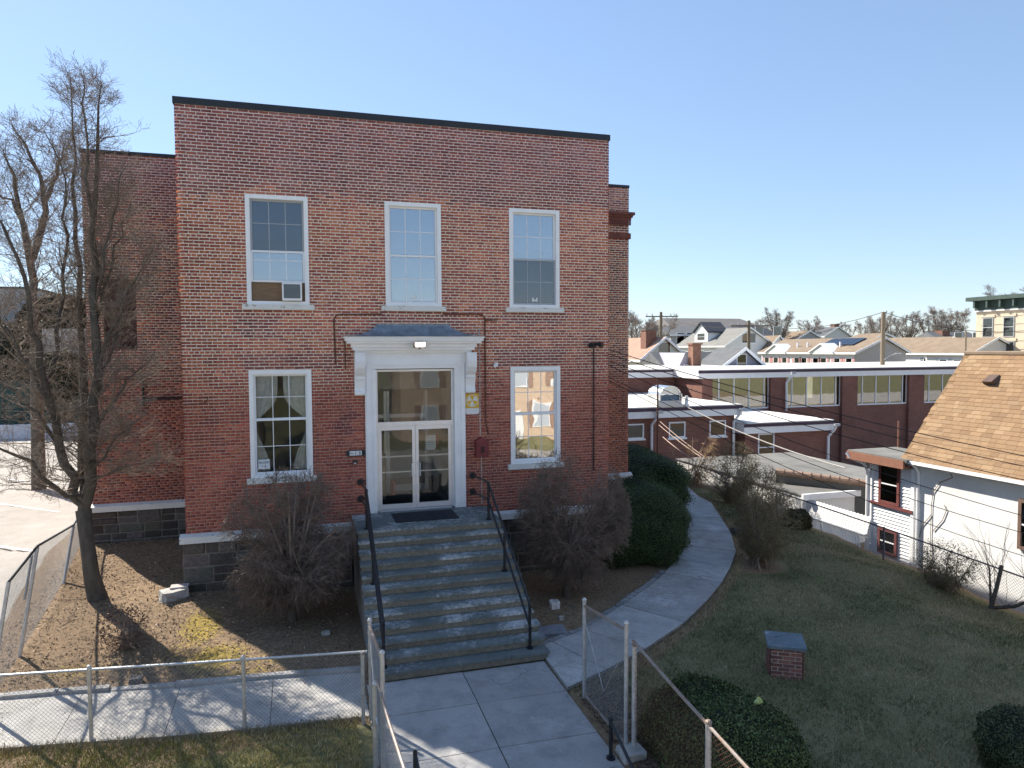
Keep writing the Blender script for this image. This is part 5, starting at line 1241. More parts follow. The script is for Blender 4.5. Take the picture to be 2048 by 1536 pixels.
vn = thing('climbing_vine', tuple(hit(1862, 1110, 0, 20.40)), 'thin bare vine climbing the white stucco wall behind the boundary shrub', 'vine')
tbv = Tubes()
for pts_ in (((1862, 1130), (1861, 1070), (1863, 1010), (1866, 985), (1880, 965), (1905, 955)), ((1862, 1030), (1845, 1050), (1838, 1075)), ((1866, 1062), (1885, 1040), (1893, 1020), (1888, 1010)), ((1905, 955), (1900, 945), (1897, 935))):
    tbv.add([hit(a_, b2, 0, 20.395) for a_, b2 in pts_], [.012]*len(pts_))
tbv.build('stem', M_TWIG2, vn, n=4)
# garage with felt roof, corrugated patio cover, tiled parapet, slat screen
GC = hit(1605, 990, 2, -1.3)
GA = thing('garage', (GC[0]+3, GC[1]+4, -3.3), 'low white garage with grey felt flat roof behind the boundary fence', 'garage')
part('wall', M_STUCCO2, GA, (GC[0]+.05, GC[0]+6.5, GC[1]+.05, GC[1]+9, -3.4, -1.36)); part('roof', M_FLATROOF, GA, (GC[0], GC[0]+6.6, GC[1], GC[1]+9.1, -1.35, -1.30)); part('roof_edge', M_WHITE, GA, (GC[0]-.05, GC[0]+6.6, GC[1]-.12, GC[1]-.003, -1.48, -1.26))
PY0, PY1 = hit(1735, 1075, 0, 20.15)[1], hit(1562, 1020, 0, 20.15)[1]
PC = thing('patio_cover', (20.5, (PY0+PY1)/2, -3.2), 'white corrugated patio cover sloping down beside the boundary fence', 'patio roof')
for k in range(int((PY1-PY0)/.16)):
    y = PY0+k*.16; b = MB(); xe = min(GC[0]+.3, 23.2)
    b.hexa([(20.12, y, -2.02), (xe, y, -1.50), (xe, y+.155, -1.50), (20.12, y+.155, -2.02), (20.12, y+.04, -1.985), (xe, y+.04, -1.465), (xe, y+.115, -1.465), (20.12, y+.115, -1.985)]); b.build('corrugated_sheet', M_STUCCO2, PC)
MB().tube([(20.08, PY0, -2.06), (20.08, PY1, -2.06)], .05, 8).build('gutter', M_WHITE, PC)
for y in (PY0+.05, (PY0+PY1)/2, PY1-.1): part('post', M_WHITE, PC, (20.2, 20.28, y, y+.08, -3.3, -2.0))
LS = thing('slat_screen', (20.0, (PY0+PY1)/2, -3.2), 'row of slanted white slats under the patio cover gutter', 'screen')
n_ = int((PY1-PY0)/.13)
for k in range(n_):
    y = PY0+k*.13; MB().bar((20.06, y+.35, -2.12), (19.95, y, -2.75), .05, .012).build('slat', M_WHITE, LS)
part('bottom_rail', M_WHITE, LS, (19.93, 19.99, PY0, PY1, -2.80, -2.745))
A_, B_ = hit(1552, 943, 2, -.85), hit(1737, 967, 2, -.98)
TW = thing('tiled_parapet', tuple((A_+B_)/2), 'parapet capped with rounded clay ridge tiles behind the garage roof', 'wall')
d_ = (B_-A_)/10
for k in range(10):
    p0 = A_+d_*k; MB().tube([p0, p0+d_*.93, p0+d_*.94, p0+d_*1.02], [.13, .12, .15, .15], 10).build('ridge_tile', M_TILE, TW)
MB().hexa([A_+(0, 0, -1.2), B_+(0, 0, -1.2), B_+(.1, .2, -1.2), A_+(.1, .2, -1.2), A_+(0, 0, -.05), B_+(0, 0, -.05), B_+(.1, .2, -.05), A_+(.1, .2, -.05)]).build('wall', M_FLATROOF, TW)

# ------------------------------------------------------------------ brick addition behind
AD = thing('brick_addition', (30, 25, -4.6), 'long flat-roofed brick addition with big window bays behind the main building', 'building')
GX0 = hit(1400, 780, 1, 25)[0]
def roof_block(nm, x0, x1, y0, y1, zt, over=.35):
    part('roof', M_MEMBRANE, AD, (x0-over, x1+over, y0-over, y1, zt-.10, zt)); 
    part('plum_strip', M_PURPLE, AD, (x0-over-.02, x1+over+.02, y0-over-.03, y0-over-.003, zt-.24, zt-.06)); part('fascia', M_WHITE, AD, (x0-over, x1+over, y0-over, y0-over+.05, zt-.60, zt-.241))
    part('side_fascia', M_WHITE, AD, (x0-over, x0-over+.05, y0-over+.051, y1, zt-.60, zt-.101)); part('soffit', M_WHITE, AD, (x0-over+.05, x1+over, y0-over+.06, y0+.1, zt-.60, zt-.55))
roof_block('a', GX0, 75, 25, 40, 2.62, .3)
part('rear_block_wall', M_FARBRICK, AD, (11.5, GX0-.02, 28.3, 28.6, -5, 2.2)); part('rear_fascia', M_WHITE, AD, (11, GX0-.35, 28.0, 28.25, 2.02, 2.4)); part('rear_plum_strip', M_PURPLE, AD, (11, GX0-.35, 27.95, 27.99, 2.40, 2.56)); part('rear_roof', M_MEMBRANE, AD, (11, GX0-.35, 27.9, 40, 2.561, 2.62))
part('side_wall', M_FARBRICK, AD, (GX0, GX0+.3, 25.31, 39, -5, 2.01))
bays = [(1421, 1537), (1568, 1680), (1710, 1813), (1843, 1946), (1976, 2076), (2104, 2200)]
wz0, wz1 = hit(1480, 815, 1, 25)[2], hit(1480, 753, 1, 25)[2]
prev = GX0
M_BAYG = glassmat('bay_glass', (.75, .75, .68), .30, .03)
for i, (a, b_) in enumerate(bays):
    xa, xb = hit(a, 780, 1, 25)[0], hit(b_, 780, 1, 25)[0]
    part('pilaster', M_FARBRICK, AD, (prev, xa, 24.75, 25.3, -5, 2.0)); part('panel_wall', M_FARBRICK, AD, (xa, xb, 25.0, 25.3, -5, wz0-.12))
    f = MB(); n_ = 4; w_ = (xb-xa)
    f.box(xa, xb, 24.99, 25.12, wz0-.12, wz0-.02); f.box(xa, xb, 25.0, 25.12, wz1, 2.0)
    edges = [xa+w_*t for t in (0, .14, .40, .66, .92, 1)]
    for e in edges: f.box(e-.035, e+.035, 25.0, 25.1, wz0-.02, wz1)
    o = f.build('window', M_VINYL, AD)
    for k in range(5): part('pane', M_BAYG, o, (edges[k]+.04, edges[k+1]-.04, 25.04, 25.05, wz0, wz1))
    part('room_back', plain('gym_wall', (.42, .40, .30), .9, .1, .6), o, (xa-.3, xb+.3, 29, 29.1, wz0-1, 2.0)); prev = xb
part('pilaster', M_FARBRICK, AD, (prev, 75, 24.75, 25.3, -5, 2.0))
LX1 = hit(1478, 830, 1, 17)[0]
roof_block('b', 13.2, LX1-.3, 17, 27.9, .97, .3); part('low_wall', M_FARBRICK, AD, (13.2, LX1-.3, 17, 17.3, -4.9, .40)); part('low_side_wall', M_FARBRICK, AD, (LX1-.6, LX1-.3, 17.31, 25, -4.9, .39))
def ywin(x0, x1, z0, z1, Y, parent, fm=M_VINYL, gl=M_FARGLASS, split=False, room=True, c_=.07, nm='window'):
    f = MB(); f.box(x0, x0+c_, Y-.04, Y+.03, z0, z1); f.box(x1-c_, x1, Y-.04, Y+.03, z0, z1); f.box(x0+c_, x1-c_, Y-.04, Y+.03, z1-c_, z1); f.box(x0+c_, x1-c_, Y-.04, Y+.03, z0, z0+c_); f.box(x0-.08, x1+.08, Y-.09, Y+.02, z0-.09, z0-.001)
    if split: f.box(x0+c_, x1-c_, Y-.035, Y+.02, (z0+z1)/2-.03, (z0+z1)/2+.03)
    o = f.build(nm, fm, parent); part('pane', gl, o, (x0+c_, x1-c_, Y-.014, Y-.009, z0+c_, z1-c_))
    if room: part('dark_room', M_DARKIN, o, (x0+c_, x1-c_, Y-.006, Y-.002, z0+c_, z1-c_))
    return o
for (a, b_, c_, e) in ((1240, 1287, 847, 879), (1337, 1370, 843, 876), (1418, 1451, 840, 873)):
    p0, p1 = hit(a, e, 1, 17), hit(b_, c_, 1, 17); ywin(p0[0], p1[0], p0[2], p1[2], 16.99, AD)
RX0, RX1 = hit(1490, 880, 1, 16.3)[0], hit(1662, 880, 1, 16.3)[0]
roof_block('c', RX0, RX1-.2, 16.3, 24.7, -.02, .2); part('low_wall', M_FARBRICK, AD, (RX0, RX1-.2, 16.3, 16.6, -4.9, -.56)); part('low_side_wall', M_FARBRICK, AD, (RX0, RX0+.3, 16.61, 24, -4.9, -.57))
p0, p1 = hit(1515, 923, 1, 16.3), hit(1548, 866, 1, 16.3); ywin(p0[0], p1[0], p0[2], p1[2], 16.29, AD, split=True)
for (px_, py_, Y, zt) in ((1302, 835, 16.9, .75), (1466, 830, 16.9, .75), (1655, 850, 16.2, -.24), (1572, 745, 24.65, 2.4)):
    h_ = hit(px_, py_, 1, Y); x = h_[0]
    MB().tube([(x+.25, Y-.42, zt-.05), (x+.2, Y-.3, zt-.35), (x, Y-.08, zt-.75), (x, Y-.08, -4.7 if Y < 20 else -.3)], .075, 8).build('downspout', M_VINYL, AD); part('rain_head', M_GREYSASH, AD, (x+.1, x+.45, Y-.5, Y-.36, zt-.12, zt+.02))
# rooftop ventilator hood, vent pipe, mast
RV = thing('roof_ventilator', tuple(hit(1342, 812, 2, .97)), 'shiny sheet-metal ventilator hood on the low addition roof', 'ventilator')
c0 = hit(1340, 812, 2, .99); X0, Yv, Zv = c0[0], c0[1], .99
part('curb', M_MEMBRANE, RV, (X0-.75, X0+.65, Yv-.1, Yv+1.2, Zv-.02, Zv+.28))
arc = [(math.cos(math.pi*i/10)*.62, math.sin(math.pi*i/10)*.75) for i in range(11)]
hd = MB()
for i in range(10):
    a, b_ = arc[i], arc[i+1]; hd.poly([(X0+a[0], Yv-.1, Zv+.62+a[1]*.62), (X0+b_[0], Yv-.1, Zv+.62+b_[1]*.62), (X0+b_[0]*1.1, Yv+1.2, Zv+.62+b_[1]*.62), (X0+a[0]*1.1, Yv+1.2, Zv+.62+a[1]*.62)])
hd.box(X0-.68, X0-.6, -.1+Yv, Yv+1.2, Zv+.285, Zv+.65); hd.box(X0+.6, X0+.68, -.1+Yv, Yv+1.2, Zv+.285, Zv+.65); hd.build('hood', M_CHROME, RV)
MB().extr([(X0+p[0]*.97, Zv+.62+p[1]*.6) for p in arc], 1, Yv+.02, Yv+.06).build('upper_screen', M_CHROME, RV); part('lower_screen', plain('blue_screen', (.10, .16, .22), .4, .2, 3), RV, (X0-.58, X0+.58, Yv+.02, Yv+.06, Zv+.29, Zv+.60))
vp = hit(1373, 812, 2, .97); q = thing('vent_pipe', tuple(vp), 'short white vent pipe standing on the low addition roof', 'pipe')
MB().tube([vp, vp+(0, 0, .55)], .09, 10).build('pipe', M_WHITE, q); MB().tube([vp, vp+(0, 0, .1)], .16, 10).build('flashing', M_WHITE, q)
ms = hit(1315, 880, 1, 16.3); q = thing('rusty_mast', (ms[0], 16.3, -2.2), 'thin rusty mast rising in front of the low addition', 'mast')
MB().tube([(ms[0], 16.3, T(ms[0], 16.3)-.2), (ms[0], 16.3, hit(1315, 755, 1, 16.3)[2])], .045, 8).build('pole', M_RUST, q)
ms = hit(1796, 900, 1, 9.0); q = thing('rusty_stack', (ms[0], 9, -1), 'thin orange-brown stack behind the white house porch', 'stack')
MB().tube([(ms[0], 9, -1.6), (ms[0], 9, hit(1799, 842, 1, 9)[2])], .035, 8).build('pipe', M_TERRA, q)

# ------------------------------------------------------------------ far houses
def yhouse(label, depth, pl, pr_, pye, pyr, far, wall, roof, end=None, base=None, left_w=(), gable_w=(), shutters=None, win_h=1.5, apex=None, group='houses on the rise behind', name='house', chimney=None, lw_z=None):
    """house whose ridge runs along Y: gable end towards us, one roof slope to the left"""
    pm = (pl+pr_)/2 if apex is None else apex
    yn = P(pm, pye, depth)[1]; xa, xb = hit(pl, pye, 1, yn)[0], hit(pr_, pye, 1, yn)[0]; xr = (xa+xb)/2 if apex is None else hit(apex, pyr, 1, yn)[0]
    ze, zr = hit(pm, pye, 1, yn)[2], hit(pm, pyr, 1, yn)[2]; yf = min(hit(far, pyr, 0, xr)[1], yn+60); zb = ze-6.0 if base is None else base
    h = thing(name, ((xa+xb)/2, yn, zb), label, 'house', None)
    MB().extr([(xa, zb), (xb, zb), (xb, ze), (xr, zr-.05), (xa, ze)], 1, yn, yn+.25).build('gable_wall', end or wall, h)
    part('side_wall', wall, h, (xa, xa+.25, yn+.251, yf, zb, ze)); part('side_wall', wall, h, (xb-.25, xb, yn+.251, yf, zb, ze)); part('rear_wall', wall, h, (xa+.26, xb-.26, yf-.2, yf, zb, ze))
    o = .35; sl1 = (zr-ze)/(xr-xa); sl2 = (zr-ze)/(xb-xr); r = MB()
    r.hexa([(xa-o, yn-o, ze-o*sl1), (xr, yn-o, zr), (xr, yf+o, zr), (xa-o, yf+o, ze-o*sl1), (xa-o, yn-o, ze-o*sl1+.18), (xr, yn-o, zr+.18), (xr, yf+o, zr+.18), (xa-o, yf+o, ze-o*sl1+.18)])
    r.hexa([(xr, yn-o, zr), (xb+o, yn-o, ze-o*sl2), (xb+o, yf+o, ze-o*sl2), (xr, yf+o, zr), (xr, yn-o, zr+.18), (xb+o, yn-o, ze-o*sl2+.18), (xb+o, yf+o, ze-o*sl2+.18), (xr, yf+o, zr+.18)])
    ro = r.build('roof', roof, h)
    MB().hexa([(xa-o-.02, yn-o-.06, ze-o*sl1-.1), (xr, yn-o-.06, zr-.06), (xr, yn-o-.01, zr-.06), (xa-o-.02, yn-o-.01, ze-o*sl1-.1), (xa-o-.02, yn-o-.06, ze-o*sl1+.2), (xr, yn-o-.06, zr+.22), (xr, yn-o-.01, zr+.22), (xa-o-.02, yn-o-.01, ze-o*sl1+.2)]).build('rake_board', M_WHITE, ro)
    MB().hexa([(xr, yn-o-.06, zr-.06), (xb+o+.02, yn-o-.06, ze-o*sl2-.1), (xb+o+.02, yn-o-.01, ze-o*sl2-.1), (xr, yn-o-.01, zr-.06), (xr, yn-o-.06, zr+.22), (xb+o+.02, yn-o-.06, ze-o*sl2+.2), (xb+o+.02, yn-o-.01, ze-o*sl2+.2), (xr, yn-o-.01, zr+.22)]).build('rake_board', M_WHITE, ro)
    part('eave_board', M_WHITE, ro, (xa-o-.07, xa-o-.01, yn-o, yf+o, ze-o*sl1-.12, ze-o*sl1+.12))
    for (px_, w_, ht, zc) in gable_w:
        x = hit(px_, zc, 1, yn)[0]; z = hit(px_, zc, 1, yn)[2]; ywin(x-w_/2, x+w_/2, z-ht/2, z+ht/2, yn-.01, h)
    for t in left_w:
        y = yn+(yf-yn)*t; zc = (lw_z if lw_z else ze-1.5); oo = swin(y-.55, y+.55, zc-win_h/2, zc+win_h/2, xa, M_WHITE, parent=h, glass=M_FARGLASS, dep=.06)
        if shutters:
            for sy in (-.95, .6): part('shutter', shutters, oo, (xa-.08, xa-.005, y+sy, y+sy+.35, zc-win_h/2, zc+win_h/2))
    if chimney:
        for (px_, yb_, yt_, w_, mt) in chimney:
            x = hit(px_, yt_, 1, yn+1.5)[0]; z0_, z1_ = hit(px_, yb_, 1, yn+1.5)[2], hit(px_, yt_, 1, yn+1.5)[2]
            part('chimney', mt, h, (x-w_/2, x+w_/2, yn+1.0, yn+1.0+w_, z0_-.8, z1_)); part('chimney_cap', M_FLATROOF, h, (x-w_/2-.08, x+w_/2+.08, yn+.92, yn+1.08+w_, z1_+.001, z1_+.12))
    return h, (xa, xr, xb, yn, yf, ze, zr, zb)
M_MINT = plain('pale_mint_siding', (.60, .66, .58), .8, .05, 2); M_LAV = plain('lavender_grey_siding', (.33, .32, .37), .8, .08, 2); M_BUFF = plain('white_siding', (.74, .73, .71), .8, .04, 2); M_GREYS = plain('grey_siding', (.36, .37, .38), .8, .06, 2); M_TAUPE = plain('taupe_siding', (.47, .45, .43), .8, .05, 2)
M_PINKSH = plain('pink_shutter', (.50, .27, .25), .8, .1, 3); M_GREYSH = plain('blue_grey_shutter', (.22, .25, .28), .8, .1, 3); M_CHIM = plain('chimney_brick', (.22, .11, .075), .9, .3, 3); M_CHIMW = plain('painted_chimney', (.66, .64, .60), .9, .1, 2)
yhouse('pale mint house with rosy brown roof and two chimneys beyond the addition', 72, 1284, 1372, 716, 677, 1215, M_MINT, M_PINKROOF, gable_w=((1328, 1.5, 2.2, 705),), chimney=((1298, 684, 661, 1.2, M_CHIM),))
q = hit(1312, 735, 1, 58); hh = thing('white_chimney', (q[0], 58, -3), 'broad white painted chimney rising beside the pale mint house', 'chimney')
part('shaft', M_CHIMW, hh, (q[0]-.35, q[0]+.75, 56.5, 57.5, -4, hit(1312, 702, 1, 57)[2])); part('cap', M_CHIMW, hh, (q[0]-.42, q[0]+.82, 56.42, 57.58, hit(1312, 702, 1, 57)[2], hit(1312, 699, 1, 57)[2]))
h2, g2 = yhouse('lavender grey house with steep gables right behind the addition roof', 60, 1436, 1530, 738, 699, 1440, M_LAV, M_GREYROOF, gable_w=((1483, 1.0, 1.4, 724),), apex=1487)
q0, q1 = hit(1352, 735, 1, g2[3]+1.5), hit(1470, 701, 1, g2[3]+1.5)
MB().extr([(g2[3]+.9, q0[2]-1), (g2[3]+5.2, q1[2]-.1), (g2[3]+9, q0[2]-1)], 0, q0[0]-.5, q1[0]).build('main_roof', M_GREYROOF, h2)
MB().extr([(q0[0]-.9, q0[2]-1.2), (q0[0]+1.4, q0[2]-1.2), (q0[0]+.35, q0[2]+1.25)], 1, g2[3]+.6, g2[3]+6).build('side_gable', M_LAV, h2); ywin(q0[0]+.2, q0[0]+.65, q0[2]-.6, q0[2]+.3, g2[3]+.58, h2)
q = hit(1392, 690, 1, g2[3]); part('chimney', M_CHIM, h2, (q[0]-.4, q[0]+.36, g2[3]-.2, g2[3]+.56, -4, hit(1392, 689, 1, g2[3])[2])); part('chimney_cap', M_CHIM, h2, (q[0]-.5, q[0]+.46, g2[3]-.3, g2[3]+.66, hit(1392, 689, 1, g2[3])[2], hit(1392, 686, 1, g2[3])[2]))
h3, g3 = yhouse('white house with slate dormer and pale roof on the hillside', 112, 1452, 1545, 690, 657, 1398, M_BUFF, plain('pale_grey_roofing', (.20, .195, .18), .95, .15, 1), left_w=(.25, .45, .65, .85), gable_w=((1490, 1.2, 1.6, 676), (1505, 1.2, 1.6, 676)), win_h=1.3)
xa, xr, xb, yn, yf, ze, zr, zb = g3; ym = yn+(yf-yn)*.55
MB().extr([(ym-2, ze+.6), (ym+2, ze+.6), (ym+2, ze+2.2), (ym, ze+3.6), (ym-2, ze+2.2)], 0, xa+.6, xr).build('dormer', M_WHITE, h3)
MB().extr([(ym-2.4, ze+2.1), (ym, ze+3.75), (ym+2.4, ze+2.1), (ym+2.4, ze+2.3), (ym, ze+3.95), (ym-2.4, ze+2.3)], 0, xa+.3, xr).build('dormer_roof', M_DARKROOF, h3); swin(ym-1.2, ym+1.2, ze+.8, ze+2.1, xa+.6, M_WHITE, parent=h3)
def xhouse(label, depth, pl, pr_, pye, pyr, wall, roof, base, wins=(), name='house', d=12, hip=0.0):
    yn = P((pl+pr_)/2, pye, depth)[1]; xa, xb = hit(pl, pye, 1, yn)[0], hit(pr_, pye, 1, yn)[0]; ze, zr = hit((pl+pr_)/2, pye, 1, yn)[2], hit((pl+pr_)/2, pyr, 1, yn+d/2)[2]; zb = ze+base
    h = thing(name, ((xa+xb)/2, yn, zb), label, 'house'); part('wall', wall, h, (xa, xb, yn, yn+d, zb, ze-.02)); r = MB(); k = hip*(xb-xa)
    r.v = [(xa-.4, yn-.4, ze), (xb+.4, yn-.4, ze), (xb+.4, yn+d+.4, ze), (xa-.4, yn+d+.4, ze), (xa+k, yn+d/2, zr), (xb-k, yn+d/2, zr)]; r.f = [(0, 1, 5, 4), (2, 3, 4, 5), (3, 0, 4), (1, 2, 5), (3, 2, 1, 0)]; r.c = [(.5,)*3]*5; r.build('roof', roof, h)
    part('eave_board', M_WHITE, h, (xa-.45, xb+.45, yn-.46, yn-.41, ze-.25, ze+.02))
    for (px_, w_, ht, zc) in wins:
        p_ = hit(px_, zc, 1, yn); ywin(p_[0]-w_/2, p_[0]+w_/2, p_[2]-ht/2, p_[2]+ht/2, yn-.01, h)
    return h
xhouse('long grey building with low dark roof on the skyline', 150, 1345, 1528, 655, 637, M_GREYS, plain('brown_grey_roofing', (.14, .13, .125), .95, .15, 1), -8, name='long_building', d=14, hip=.06)
xhouse('grey two-storey house with three white windows below the long building', 128, 1342, 1422, 669, 652, M_GREYS, M_GREYROOF, -6, wins=((1361, 1.6, 2.1, 677), (1380, 1.5, 2.1, 677), (1391, 1.6, 2.1, 677)), d=10)
mh = xhouse('dark slate mansard house with white window surrounds on the skyline', 135, 1502, 1562, 676, 650, M_BUFF, M_DARKROOF, -6, d=12, hip=.12)
for px_ in (1513, 1549): p_ = hit(px_, 664, 1, P(1530, 676, 135)[1]+1.2); ywin(p_[0]-.9, p_[0]+.9, p_[2]-1.1, p_[2]+1.1, p_[1]-.8, mh)
h6, g6 = yhouse('white townhouse row with tan roof, pink shutters and solar panels', 86, 1712, 1812, 704, 677, 1572, M_BUFF, M_TANROOF, end=M_TAUPE, left_w=(.06, .17, .30, .38, .50, .58, .72, .82, .93), shutters=M_PINKSH, win_h=1.6, apex=1768)
xa, xr, xb, yn, yf, ze, zr, zb = g6; sl1 = (zr-ze)/(xr-xa); L6 = yf-yn
for i in range(5):
    for j in range(3):
        y = yn+2.2+i*1.15; t0 = .38+j*.17; t1 = t0+.165; f = lambda t, y_, o_: (xa+(xr-xa)*t-o_*.5, y_, ze+(zr-ze)*t+o_+.2)
        MB().hexa([f(t0, y, .05), f(t1, y, .05), f(t1, y+1.08, .05), f(t0, y+1.08, .05), f(t0, y, .12), f(t1, y, .12), f(t1, y+1.08, .12), f(t0, y+1.08, .12)]).build('solar_panel', M_SOLAR, h6)
for t in (.30, .80):   # small front gables
    ym = yn+L6*t; MB().extr([(ym-1.9, ze-.05), (ym+1.9, ze-.05), (ym, ze+.95)], 0, xa-.45, xa+1.6).build('front_gable', M_BUFF, h6); MB().extr([(ym-2.2, ze-.12), (ym, ze+1.0), (ym+2.2, ze-.12), (ym+2.2, ze+.04), (ym, ze+1.16), (ym-2.2, ze+.04)], 0, xa-.6, xa+1.6).build('front_gable_roof', M_WHITE, h6)
for t in (.22, .55, .66): y = yn+L6*t; MB().tube([(xa+(xr-xa)*.3, y, ze+(zr-ze)*.3), (xa+(xr-xa)*.3, y, ze+(zr-ze)*.3+.8)], .12, 6).build('vent_pipe', M_WHITE, h6)
yhouse('tan-roofed white townhouse at the far end of the row', 112, 1530, 1583, 703, 673, 1478, M_BUFF, M_TANROOF, end=M_BUFF)
yhouse('white townhouse with tan roof and satellite dish beside the taupe gable', 90, 1868, 1945, 704, 676, 1778, M_BUFF, M_TANROOF, end=M_BUFF, left_w=(.1, .75), shutters=M_GREYSH, apex=1903)
yhouse('white townhouse with tan roof in front of the cream apartment block', 80, 1945, 2045, 705, 677, 1896, M_BUFF, M_TANROOF, left_w=(.3, .6), shutters=M_GREYSH, apex=1992)
yhouse('small grey gabled house on the skyline behind the townhouse row', 150, 1588, 1648, 681, 663, 1560, M_GREYS, M_TANROOF)
yhouse('small white house with red chimney on the skyline', 165, 1650, 1700, 672, 655, 1634, M_BUFF, M_GREYROOF, chimney=((1671, 660, 649, 1.4, M_CHIM),))
yhouse('tan gabled house behind the townhouses near the tall pole', 120, 1738, 1800, 682, 668, 1722, M_TAUPE, M_TANROOF)
dh = xhouse('white house with dormers and brick chimney below the cream block', 115, 1895, 1990, 690, 664, M_BUFF, M_GREYROOF, -6, d=9, hip=.05)
for px_ in (1912, 1948): p_ = hit(px_, 676, 1, P(1942, 690, 115)[1]+.8); ywin(p_[0]-.8, p_[0]+.8, p_[2]-.9, p_[2]+.9, p_[1]-.4, dh)
p_ = hit(1892, 672, 1, 70); part('chimney', M_CHIM, dh, (*(lambda q: (q[0]-.8, q[0]+.8))(hit(1892, 672, 1, P(1942, 690, 115)[1]+3)), P(1942, 690, 115)[1]+3, P(1942, 690, 115)[1]+4.4, 0, hit(1892, 661, 1, P(1942, 690, 115)[1]+3)[2]))
# cream apartment block
AB = thing('apartment_block', tuple(P(2000, 720, 72)), 'cream three-storey apartment block with bracketed dark green cornice', 'building')
XF = P(1952, 660, 84)[0]; yfar = P(1952, 660, 84)[1]; zt = hit(1952, 622, 0, XF)[2]; ynr = yfar-26
part('wall', M_CREAM, AB, (XF, XF+14, ynr, yfar, -5, zt)); part('frieze', M_GREENCORN, AB, (XF-.15, XF+14, ynr, yfar+.12, zt+.001, zt+1.15)); part('cornice', M_GREENCORN, AB, (XF-.8, XF+14, ynr, yfar+.8, zt+1.151, zt+1.6)); part('cornice_trim', M_BUFF, AB, (XF-.22, XF+14, ynr, yfar+.2, zt-.14, zt))
for i in range(16): part('cornice_bracket', M_GREENCORN, AB, (XF-.7, XF-.151, yfar-.32-i*1.6, yfar-.1-i*1.6, zt+.3, zt+1.15))
for py_ in (655, 703):
    for i in range(7):
        yc = hit(1976, py_, 0, XF)[1]-i*2.55; z = hit(1976, py_, 0, XF)[2]
        o = swin(yc-.65, yc+.65, z-1.15, z+1.15, XF, M_GREYS, parent=AB, dep=.07); part('lintel', M_CREAM, o, (XF-.1, XF-.003, yc-.85, yc+.85, z+1.2, z+1.5))
for k in range(10): part('shaded_belt', plain('cream_shadow_band', (.50, .42, .31), .9, .08, 2), AB, (XF-.04, XF-.003, ynr, yfar-.6, zt-.75-k*.95, zt-.69-k*.95))  # raised bands in darkened cream, a shadow line painted along each
# skyline trees (copies of two grown trees)
def wild_tree(seed, label, loc, H=10., group='bare trees on the skyline'):
    rg = np.random.default_rng(seed); limbs = []; tp_ = np.array([0, 0, H*.28])
    for i in range(7):
        a = i*.9+rg.normal(0, .2); s = rg.uniform(.18, .42)*H; e = np.array([math.cos(a)*s, math.sin(a)*s, H*rg.uniform(.8, 1.0)]); m_ = tp_+(e-tp_)*.5+np.array([0, 0, -.05*H])
        limbs.append(([tp_, tp_*.5+m_*.5, m_, m_*.45+e*.55, e], [.16, .13, .1, .06, .02]))
    t_ = bare_tree('skyline_tree', label, limbs, (np.array([[0, 0, -1.], [0, 0, H*.15], tp_]), np.array([.32, .26, .22])), (0, 0, 0), seed, dens=3.6, lmin=1.0, lmax=2.8, up=.3, levels=2, rtw=.020, kids=7, group=group, spread=.5, mat=plain('hazy_twig', (.26, .215, .19), .9, .2, 1))  # twig colour made paler, distance haze painted into it
    t_.location = loc; return t_
LBLS = ['bare round-crowned tree beside the dark utility pole', 'bare tree showing beside the brick wing corner', 'bare tree behind the long grey building', 'large bare spreading tree beside the dark mansard house', 'bare tree rising just behind the mansard roof', 'slim bare tree behind the small grey gabled house', 'bare tree right behind the house with red chimney', 'bare tree left of the tan gabled house', 'broad bare tree behind the satellite dish townhouse', 'bare tree between the tall pole and the broad tree', 'tall bare tree beside the dormer house chimney', 'bare tree behind the brick chimney of the dormer house', 'bare tree against the cream block wall', 'bare tree top rising over the cream block cornice', 'small bare tree beside the red-chimney house', 'bare tree close behind the tall weathered pole']
spots = [(1290, 622, 105), (1262, 640, 100), (1432, 655, 160), (1558, 618, 150), (1532, 632, 165), (1622, 636, 170), (1690, 644, 170), (1735, 640, 170), (1820, 622, 150), (1785, 632, 160), (1885, 612, 140), (1862, 628, 150), (1915, 618, 150), (2032, 575, 120), (1650, 650, 175), (1760, 628, 150)]
proto = []
for i, (px_, py_, dp) in enumerate(spots):
    p_ = P(px_, py_, dp); zb = T(p_[0], p_[1]); k = (p_[2]-zb)/10.
    if i < 2: t_ = wild_tree(70+i, LBLS[i], (p_[0], p_[1], zb)); t_.scale = (k,)*3; proto.append(t_)
    else: t_ = dup(proto[i % 2], (p_[0], p_[1], zb), i*1.3, (k*.95, k*.95, k), LBLS[i])
# utility poles and cables
def pole(label, px_, pyt, dp, r, arms=True):
    p_ = P(px_, pyt, dp); g = thing('utility_pole', (p_[0], p_[1], T(p_[0], p_[1])), label, 'pole'); MB().tube([(p_[0], p_[1], T(p_[0], p_[1])-.5), tuple(p_)], [r*1.15, r*.85], 10).build('shaft', M_POLE, g)
    if arms:
        MB().bar(p_+AR*-2.1+(0, 0, -.6), p_+AR*2.3+(0, 0, -.6), .14, .16).build('crossarm', M_POLE, g)
        for k in (-1.9, -1.2, 1.3, 2.1): MB().tube([p_+AR*k+(0, 0, -.5), p_+AR*k+(0, 0, -.2)], .06, 6).build('insulator', M_GREYSASH, g)
    return p_
pA = pole('dark utility pole with crossarm left of the far houses', 1322, 624, 95, .22); pB = pole('utility pole standing before the dark mansard house', 1498, 641, 80, .2); pC = pole('tall leaning weathered pole beside the taupe townhouse gable', 1767, 624, 58, .19, False); pole('thin pale pole in front of the dormer house', 1932, 662, 70, .1, False)
MB().tube([pC+(0, 0, -.1), pC+(.25, 0, -.1), pC+(.35, 0, .1)], .04, 6).build('cable_bracket', M_POLE, None, 'small iron cable bracket at the top of the tall pole', 'bracket')
